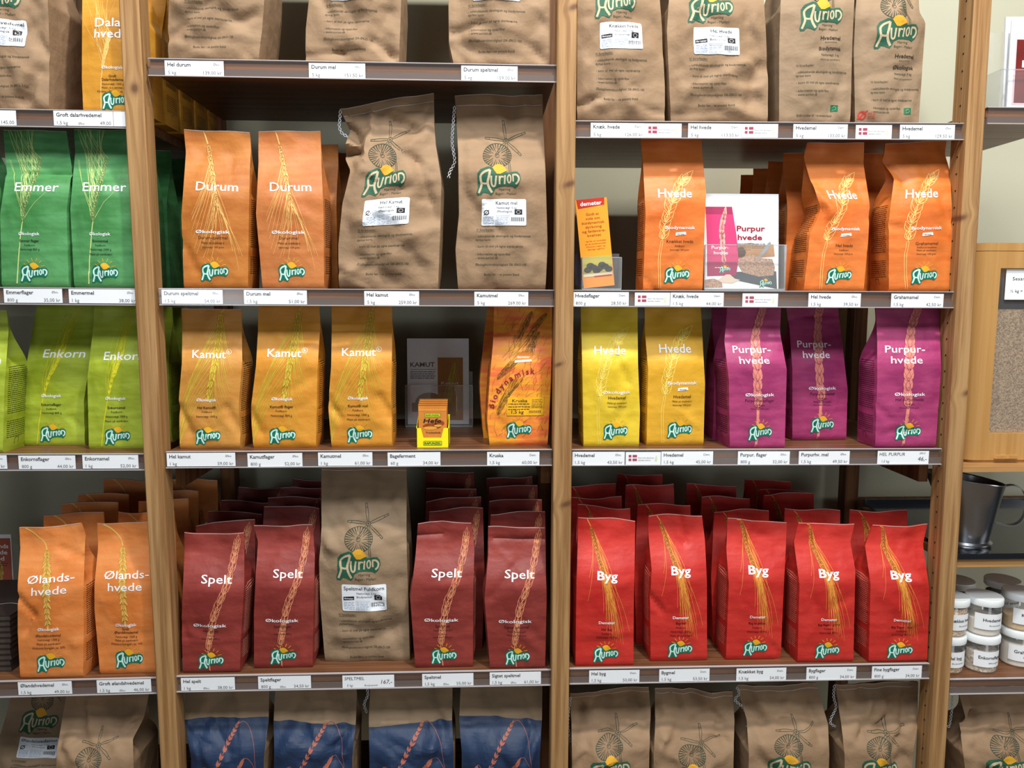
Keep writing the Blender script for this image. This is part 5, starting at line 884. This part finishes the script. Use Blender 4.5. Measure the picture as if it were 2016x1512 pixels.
Lf += logo(114, 3, 26)+logo(31, 32, 23)
sheet('leaflet', 'white leaflet reading Purpur hvede with pink bag picture, in a clear holder', 1386, 571, .052, 154, 194, 0, -.10, layers=[(a, b, clip_v(t, 193, 153), c) for a, b, t, c in Lf], zb=zC2+.004, n=2)
holder('clear holder around the Purpur hvede leaflet', atY(1387, 570, .036)[0], atY(1545, 570, .036)[0], zC2, .036, .092, .10, .040)
# grain leaflet at the back of the yeast shelf
zB3 = zshelf('B3', -.1); pb = atZ(803, 840, zB3)
Lf = [('photo_print', flat('leaflet_gold_bag', (176, 120, 62), .5), rect(72, 10, 132, 160), .3), ('photo_print', flat('leaflet_bread', (150, 120, 90), .6, noise=20), cat(disc(52, 52, 34, 24, a0=0, a1=180), rect(10, 30, 86, 52)), .25), ('lettering', flat('print_taupe', (120, 108, 96), .6), text('KAMUT', 7, 138, 11, 58, 'l', .02), .5), ('lettering', GREYTXT, cat(rect(7, 131, 68, 132), scribble(7, 66, [125, 120, 115, 110], 1.8, rg5, 4, 12)), .5), ('lettering', WHITE, text('Kamut', 80, 96, 7, 42, 'l', .006), .7)]
E_, tp = ear([(112, 150), (104, 110), (100, 60)], 11, 14, 6, .4, 0, 1.5, 3); Lf.append(('photo_print', flat('print_yellow_green', (205, 190, 62), .55), cat(E_, awns([t[0] for t in tp], [(t[0][0]+t[2]*14, t[0][1]-50) for t in tp], .6)), .5))
pb = np.array([pb[0], min(pb[1], .33), pb[2]])
sheet('leaflet', 'shaded leaflet with golden bag picture at the back behind the yeast box', 803, 838, pb[1]+.01, 146, 205, 0, -.02, layers=[(a, b, clip_v(t, 204, 145), c) for a, b, t, c in Lf], zb=zB3+.004)
X0 = pb[0]-.004; holder('clear holder at the back of the shelf behind the yeast box', X0, X0+.158, zB3, pb[1]-.012, .10, .13, .030)
# yeast display box and its sachets
pA = atZ(820, 881, zB3); pB = atZ(884, 880, zB3); x0, x1, yf = pA[0], pB[0], pA[1]; wd = x1-x0; dp = .055
YB = flat('box_yellow', (244, 232, 30), .45); b = B(); P = [(x0, zB3), (x1, zB3), (x1, zB3+.040)]
for k in range(9):
    a = k/8; P.append((x1-wd*(.16+.08*math.sin(a*math.pi/2)), zB3+.040-.020*math.sin(a*math.pi/2)))
P += [(x0+wd*(1-.76)+wd*.0, zB3+.020)]
for k in range(9):
    a = 1-k/8; P.append((x0+wd*(.14+.08*math.sin(a*math.pi/2)), zB3+.040-.020*math.sin(a*math.pi/2)))
P.append((x0, zB3+.040)); b.prism(P, yf, yf+.0012)
b.box((x0, yf+.0012, zB3), (x1, yf+dp, zB3+.0012)); b.prism([(x0, zB3+.001), (x1, zB3+.001), (x1, zB3+.06), (x0, zB3+.06)], yf+dp, yf+dp+.0012)
for x in (x0, x1-.0012):
    k = len(b.v); V = [(x, yf, zB3), (x, yf+dp, zB3), (x, yf+dp, zB3+.06), (x, yf, zB3+.04)]; V += [(p+.0012, q_, r) for p, q_, r in V]; b.add(V, [(3, 2, 1, 0), (4, 5, 6, 7), (0, 1, 5, 4), (2, 3, 7, 6), (1, 2, 6, 5), (0, 4, 7, 3)])
bx = b.build('display_box', YB, None, (x0+wd/2, yf, zB3)); tag(bx, 'small yellow display box of yeast sachets on the middle shelf', 'box')
gl = flat('box_lime', (190, 206, 40), .5); bo = (-wd/2, -.0003, 0)
decals(bx, [('lettering', INK, poly(rrect(14, 4, 52, 13.5, 2.2)), .1), ('lettering', gl, poly(rrect(14.7, 4.7, 51.3, 12.8, 1.8)), .25), ('lettering', INK, text('RAPUNZEL', 33, 6.2, 5, 33, bold=.02), .4)], plane_map(bo, (1, 0, 0), (0, 0, 1), (0, -1, 0)))
SA = flat('sachet_orange', (206, 130, 54), .35, noise=25); SB = flat('sachet_brown', (150, 92, 40), .35)
for k in range(8):
    yk = yf+.004+k*.0060; h = .078+.0013*k; b = B(); xa, xb = x0+.004-.0005*(k % 3), x1-.004
    b.box((xa, yk, zB3+.0015), (xb, yk+.0034, zB3+h), .0012).box((xa, yk+.001, zB3+h), (xb, yk+.002, zB3+h+.007))
    o = b.build('yeast_sachet', SA if k % 2 == 0 else SB, None, ((xa+xb)/2, yk, zB3+.0015)); tag(o, 'front orange sachet reading Hefe in the yellow display box' if k == 0 else ['', 'second', 'third', 'fourth', 'fifth', 'sixth', 'seventh', 'rearmost'][k]+' yeast sachet counted from the front of the yellow display box', 'sachet', 'yeast sachets in the display box')
    if k == 0:
        w2 = (xb-xa)*1000
        decals(o, [('lettering', INK, poly(rrect(13, 61, 45, 68.5, 1)), .1), ('lettering', gl, poly(rrect(13.5, 61.5, 44.5, 68, 1)), .25), ('lettering', INK, cat(text('RAPUNZEL', 29, 63, 3.4, 28, bold=.01), text('Hefe', 28, 49, 9, 36, bold=.02, shear=.25), text('Trockenhefe', 30, 27, 3.6, 30, bold=.01)), .4),
          ('photo_print', flat('bread_picture', (150, 66, 24), .5, noise=120, amt=.5), cat(disc(28, 42, 19, 6), disc(43, 48, 10, 6)), .2), ('photo_print', flat('bread_gold', (222, 160, 66), .5), cat(disc(24, 38, 14, 3.5), disc(40, 43, 8, 2.5), rect(0, 73, w2, 73.8)), .3)], plane_map((-(xb-xa)/2, -.0002, 0), (1, 0, 0), (0, 0, 1), (0, -1, 0)))
# leaflet and booklets at lower left
zA4 = zshelf('A4', -.95)
Lf = [('photo_print', flat('leaflet_terracotta', (178, 92, 72), .6, noise=8), rect(0, 8, 148, 196), .3), ('lettering', WHITE, cat(*[text(a, 96, v, 10.5, w_, 'l', .02) for a, v, w_ in (('Ølands', 172, 47), ('hvede', 157, 44), ('brød', 142, 36))]), .5), ('lettering', INK, scribble(96, 140, [134, 129], 1.2, rg5, 3, 8), .5)]
E_, tp = ear([(122, 135), (118, 110), (112, 80)], 9, 20, 8, .6, 0, 2, 3); Lf.append(('photo_print', flat('print_pale_yellow', (226, 184, 92), .55), cat(E_, stroke(cr([(80, 192), (100, 178), (118, 150), (122, 135)], 5), 2.5)), .5))
sheet('leaflet', 'terracotta leaflet reading Ølandshvede brød at the left edge', -92, 1262, .30, 150, 205, 0, -.02, layers=Lf, zb=zA4+.012)
holder('clear holder of the terracotta leaflet at the left edge', atY(-96, 1262, .28)[0], atY(62, 1262, .28)[0]-.03, zA4, .285, .07, .19, .03)
BK = flat('booklet_dark', (46, 38, 36), .45); BK2 = flat('booklet_pages', (72, 62, 54), .7)
for k in range(10):
    r0 = random.Random(k); X = atY(24, 1300, .06)[0]; h = .0118
    b = B(); b.box((-.150, 0, 0), (0, .205, .0012)).box((-.150, 0, h-.0014), (0, .205, h-.0004)).box((-.150, -.0004, 0), (-.1485, .205, h-.0004)); o = b.build('booklet', BK, None, (0, 0, 0)); o.location = (X+r0.uniform(-.002, .001), .055+.001*k, zA4+k*h); o.rotation_euler = (0, 0, r0.uniform(-.012, .012)-.02)
    B().box((-.1485, .001, .0012), (-.001, .204, h-.0014)).build('page_block', BK2, o)
    tag(o, 'topmost dark booklet of the pile at the lower left' if k == 9 else 'dark booklet at the lower left edge, '+['lowest', 'second from bottom', 'third from bottom', 'fourth from bottom', 'fifth from bottom', 'fifth from top', 'fourth from top', 'third from top', 'second from top'][k]+' of its pile', 'booklet', 'pile of dark booklets')
    if k == 9: decals(o, [('cover_print', THREAD, stroke(cr([(-60, 60), (-40, 66), (-20, 62), (-6, 68)], 5), 1.2), .2)], plane_map((0, 0, h-.0004), (1, 0, 0), (0, 1, 0), (0, 0, 1)))
# ------------------------------------------------------------------ neighbouring unit at the right edge
xr = lambda px, py, Y=YS: atY(px, py, Y)[0]
shelf('D1', 1943, 211, 2150, 213, 'shelf at the top right edge carrying the leaflet holder')
p3 = atY(1892, 919, YS); x3 = p3[0]
tag(B().box((x3-.004, .016, p3[2]-.0125), (x3+.42, .42, p3[2]), .001).build('shelf_board', BOARDL, None, (x3+.2, .016, p3[2])), 'light wood shelf under the wooden seed dispenser', 'shelf')
# seed dispenser
WB = wood('wood_dispenser', (190, 146, 88), (174, 128, 70), 2, .4, 40)
zd = p3[2]; dl = xr(1893, 900, .05)+.004; dr = dl+.36; zt = atY(1950, 478, .05)[2]
def rbox(b, xl, xr_, y0, y1, z0, z1, r, n=6):
    P = [(xr_, y1), (xl, y1)]+[(xl+r-r*math.cos(a), y0+r-r*math.sin(a)) for a in np.linspace(0, math.pi/2, n)]+[(xr_, y0)]
    m_ = len(P); V = [(x, y, z) for z in (z0, z1) for x, y in P]; b.add(V, [tuple(range(m_))[::-1], tuple(range(m_, 2*m_))]+[(i, (i+1) % m_, (i+1) % m_+m_, i+m_) for i in range(m_)])
zL = zt-.016; wz0 = atY(1950, 853, .05)[2]; wz1 = atY(1975, 528, .05)[2]; wx = xr(1958, 700, .05); wxr = dr-.05
root = empty('seed_dispenser', ((dl+dr)/2, .05, zd)); off = np.array(root.location)
def sub(b, name, mt, smooth=False): b.v = [tuple(np.array(v)-off) for v in b.v]; return b.build(name, mt, root, smooth=smooth)
b = B(); rbox(b, dl, wx, .05, .35, zd+.006, zL-.001, .03); b.box((wx, .05, zd+.006), (dr, .064, wz0)).box((wx, .05, wz1), (dr, .064, zL-.001)).box((wxr, .05, wz0), (dr, .35, wz1)).box((wx, .335, zd+.006), (dr, .35, zL-.001)); sub(b, 'cabinet', WB, True)
b = B(); rbox(b, dl, dr, .05, .35, zL, zt, .03); sub(b, 'lid', WB, True)
b = B(); rbox(b, dl+.004, dr, .054, .34, zd, zd+.006, .03); sub(b, 'foot', WB)
b = B(); xc = xr(1978, 915, .05); b.prism([(xc-.026, zd+.010), (xc+.026, zd+.010), (xc+.023, zd+.017), (xc-.023, zd+.017)], .044, .0505); sub(b, 'pull_lip', WB)
b = B(); b.box((wx-.002, .060, wz0-.002), (wxr+.002, .0605, wz1+.002)); sub(b, 'window_pane', clear_mat('window_plastic', gloss=.04, rough=.08, op=.04))
def grain_mat(name, c1, c2, scale):
    m, nt, bs = newmat(name); N = nt.nodes.new; tc = N('ShaderNodeTexCoord'); v = N('ShaderNodeTexVoronoi'); v.inputs['Scale'].default_value = scale; nt.links.new(tc.outputs['Object'], v.inputs['Vector'])
    r = N('ShaderNodeValToRGB'); r.color_ramp.elements[0].color = lin(c1); r.color_ramp.elements[1].color = lin(c2); sp = N('ShaderNodeSeparateColor'); nt.links.new(v.outputs['Color'], sp.inputs[0]); nt.links.new(sp.outputs[0], r.inputs[0]); nt.links.new(r.outputs[0], bs.inputs['Base Color'])
    bp = N('ShaderNodeBump'); bp.inputs['Strength'].default_value = .35; bp.inputs['Distance'].default_value = .001; bp.invert = True; nt.links.new(v.outputs['Distance'], bp.inputs['Height']); nt.links.new(bp.outputs[0], bs.inputs['Normal']); bs.inputs['Roughness'].default_value = .6; return m
b = B(); b.box((wx, .064, wz0), (wxr, .33, wz1-.085)); o = sub(b, 'seeds', grain_mat('seed_mix', (120, 92, 62), (190, 164, 128), 420)); tag(o, kind='stuff')
b = B(); b.box((wx-.004, .0575, wz0-.004), (wxr, .0598, wz0)); sub(b, 'gasket', flat('gasket', (60, 50, 40), .5))
pc = atY(1976, 590, .058); b = B(); b.box((pc[0], .0555, pc[2]), (pc[0]+.12, .0565, pc[2]+.063), .0004); o = sub(b, 'name_card', CARD)
decals(root, [('lettering', INK, cat(text('Sesam', 14, 40, 7.5, 30, 'l'), text('½ kg = 16,00', 11, 15, 6.5, 50, 'l')), .2)], plane_map((pc[0]-off[0], .0553-off[1], pc[2]-off[2]), (1, 0, 0), (0, 0, 1), (0, -1, 0)))
tag(root, 'wooden seed dispenser with rounded front corner and seed window', 'dispenser')
# steel tray, board and jug
STEEL = flat('brushed_steel', (150, 152, 156), .28, 1); STEELD = flat('steel_dark', (118, 120, 126), .16, 1)
pt = atY(1884, 1089, YS); xt_ = pt[0]-.002
tr = B().box((xt_, .008, pt[2]-.0125), (xt_+.45, .012, pt[2]), .001).box((xt_, .012, pt[2]-.003), (xt_+.45, .40, pt[2]-.001)).box((xt_, .40, pt[2]-.003), (xt_+.45, .404, pt[2]+.012)).build('steel_tray', STEELD, None, (xt_+.2, .008, pt[2]-.003)); tag(tr, 'steel tray on the right edge shelf beneath the measuring jug', 'tray')
pbd = atY(1884, 1103, YS); tag(B().box((xt_, .014, pbd[2]-.016), (xt_+.45, .42, pt[2]-.0135), .001).build('shelf_board', BOARDL, None, (xt_+.2, .014, pbd[2])), 'light wood shelf under the steel tray', 'shelf')
pj = atZ(1930, 1082, pt[2]-.001); jx, jy, jz = pj[0], pj[1]+.053, pt[2]-.001
b = B(); b.lathe([(.0, .004), (.050, .0), (.052, .003), (.052, .006), (.046, .010), (.050, .03), (.0585, .085), (.068, .142), (.0695, .144), (.0690, .1455), (.0665, .143), (.0570, .085), (.048, .03), (.043, .014), (0, .012)], 48, (jx, jy, jz))
for i, (x, y, z) in enumerate(b.v):
    f = max(0, (z-jz-.085)/.06); b.v[i] = (x-.026*f*f*max(0, (jx-x)/.07), y, z+(x-jx)*-.16*f)
jug = b.build('measuring_jug', STEEL, None, (jx, jy, jz), True); tag(jug, 'steel measuring jug with pouring lip and side handle on the tray', 'jug')
b = B(); d_ = np.array([.93, -.36]); P = []
for r_, z in ((.064, .130), (.085, .134), (.103, .124), (.111, .100), (.108, .070), (.098, .052), (.080, .046), (.054, .050)): P.append((jx+d_[0]*r_, jy+d_[1]*r_, jz+z))
Pc = np.array(cr(np.array(P), 5)); nrm = np.array([-d_[1], d_[0], 0])*.008; V = []; 
for i, p in enumerate(Pc):
    t_ = Pc[min(i+1, len(Pc)-1)]-Pc[max(i-1, 0)]; t_ /= np.linalg.norm(t_); u_ = np.cross(t_, nrm/.008)*.0011; V += [p-nrm-u_, p+nrm-u_, p+nrm+u_, p-nrm+u_]
n_ = len(Pc); Fc = [(i*4+k, i*4+(k+1) % 4, (i+1)*4+(k+1) % 4, (i+1)*4+k) for i in range(n_-1) for k in range(4)]+[(0, 1, 2, 3), (n_*4-1, n_*4-2, n_*4-3, n_*4-4)]
b.add([tuple(v-np.array([jx, jy, jz])) for v in V], Fc); b.build('handle', STEEL, jug, smooth=True)
# dark board at the back
a = atY(1650, 990, .43); c_ = atY(1650, 1034, .43)
tag(B().box((a[0]+.03, .468, c_[2]), (a[0]+.75, .49, a[2]), .001).build('back_board', DARKW, None, (a[0], .43, c_[2])), 'dark horizontal board behind the last red bags and the jug', 'board')
# jars
zJ = atY(1940, 1337, YS)[2]; shelf('D5', 1869, 1337, 2120, 1333, 'shelf at the lower right edge carrying the sample jars')
GLASS = clear_mat('jar_plastic', (235, 240, 240), .03, .05, .07); LID = flat('jar_lid', (232, 238, 240), .35, spec=.4); LBL = flat('jar_label', (238, 242, 246), .6)
CT = dict(grain=grain_mat('barley_grain', (150, 112, 70), (222, 196, 156), 330), crack=grain_mat('cracked_wheat', (170, 120, 74), (240, 222, 196), 420), flour=flat('flour_white', (226, 218, 206), .9), flake=grain_mat('grain_flakes', (150, 130, 106), (232, 222, 206), 160), bran=flat('bran_flour', (214, 182, 140), .9, noise=300), dark=flat('dark_grain', (80, 70, 60), .8, noise=300, amt=.4))
def jar(cx, cy, z, title, small, content, fill, label, r=.0345, h=.083, turn=0):
    c = (cx, cy, z); root = B().lathe([(0, 0), (r-.003, 0), (r, .004), (r, h-.016), (r-.002, h-.012), (r-.002, h-.006)], 36, c).build('sample_jar', GLASS, None, c, True); tag(root, label, 'jar', 'sample jars at the right edge')
    B().lathe([(0, .002), (r-.005, .002), (r-.0022, .005), (r-.0022, (h-.018)*fill), (0, (h-.018)*fill+.002)], 36).build('contents', CT[content], root, smooth=True)
    B().lathe([(0, h-.004), (r, h-.004), (r, h-.015), (r+.0025, h-.015), (r+.003, h-.013), (r+.003, h-.002), (r+.0018, h), (0, h)], 40).build('lid', LID, root, smooth=True)
    a0 = -math.pi/2+turn; hw = 36
    def cyl(u, v, l): an = a0+(u-hw)*.001/r; rr = r+.0003+l; return np.stack([rr*np.cos(an), rr*np.sin(an), v*.001+0*u], 1)
    decals(root, [('label', LBL, refine(rect(0, 17, 2*hw, 52), 5), .2)], cyl)
    decals(root, [('lettering', INK, refine(text(title, hw, 35, 7.2, wmax=58, bold=.015), 4), .5), ('lettering', GREYTXT, text(small, hw+6, 25, 3.4, 26), .5)], cyl)
zS = zJ; R_ = .0345
def jpos(px, py, zlev, back=R_): 
    p = atZ(px, py, zlev); return p[0], p[1]+back
j7 = jpos(1947, 1329, zS); j6 = jpos(1880, 1330, zS); j8 = jpos(2021, 1318, zS)
j6 = (min(j6[0], j7[0]-.076), j6[1]); j8 = (max(j8[0], j7[0]+.077), j8[1])
hj = .083
jar(j6[0], j6[1], zS, 'Hel byg', 'Biodynamisk', 'grain', .55, 'lower jar of barley reading Hel byg beside the right upright')
jar(j7[0], j7[1], zS, 'Enkornsflager', 'Økologisk', 'flake', .75, 'lower jar of flakes reading Enkorn in the middle of the jars', turn=.12)
jar(j8[0], j8[1], zS, 'Grahamsmel', 'Biodynamisk', 'flour', .8, 'lower jar reading Grahamsmel cut by the right frame edge', turn=-.05)
jar(j6[0]+.003, j6[1]+.002, zS+hj+.0004, 'Knækket hvede', 'Biodynamisk', 'crack', .97, 'upper jar of cracked wheat beside the right upright', turn=.22)
jar(j7[0]+.002, j7[1]+.002, zS+hj+.0004, 'Hvedemel', 'Biodynamisk', 'flour', .55, 'upper jar reading Hvedemel in the middle of the jars')
jar(j8[0]+.002, j8[1]+.002, zS+hj+.0004, 'Kamutmel', 'Økologisk', 'bran', .45, 'upper jar of pale brown flour cut by the right frame edge', turn=.05)
for i, (jx_, hh) in enumerate(((j6[0]+.012, 0), (j7[0]-.004, 0), (j8[0]+.004, 0))):
    yb = j7[1]+.092+(.03 if i == 0 else 0); ttl = ('Durum mel', 'Hel Dalarhvede', 'Hel emmer')[i]
    jar(jx_, yb, zS, ttl, 'Økologisk', 'dark', .6, ['lower back jar hidden behind the jars at the upright', 'lower back jar hidden behind the middle jars', 'lower back jar at the right frame edge'][i])
    jar(jx_+.004, yb+.002, zS+hj+.0004, ttl, 'Økologisk', 'dark', .8, ['upper back jar with grey shaded lid beside the right upright', 'upper back jar reading Hel Dalarhvede behind the Hvedemel jar', 'upper back jar of dark grain at the right frame edge'][i], turn=.05)
# leaflets at the top right
zD1 = zshelf('D1', 1.0)
Lf = [('photo_print', flat('leaflet_rose', (226, 196, 206), .6), rect(9, 12, 120, 146), .3), ('photo_print', flat('leaflet_wine', (112, 30, 26), .5, noise=14, amt=.3), rect(13, 16, 120, 140), .42), ('lettering', WHITE, text('Lupin', 26, 86, 14, 60, 'l', .02), .6)]
sheet('leaflet', 'front white leaflet with dark red picture at the top right corner', 1982, 214, .058, 148, 178, 0, -.02, layers=Lf, zb=zD1+.004, n=3)
sheet('leaflet', 'rear white leaflet behind the dark red picture at the top right', 1974, 214, .075, 148, 190, -.02, -.02, zb=zD1+.004, n=5)
holder('clear holder of the white leaflets at the top right corner', atY(1966, 214, .045)[0], atY(1966, 214, .045)[0]+.17, zD1, .046, .082, .17, .052)
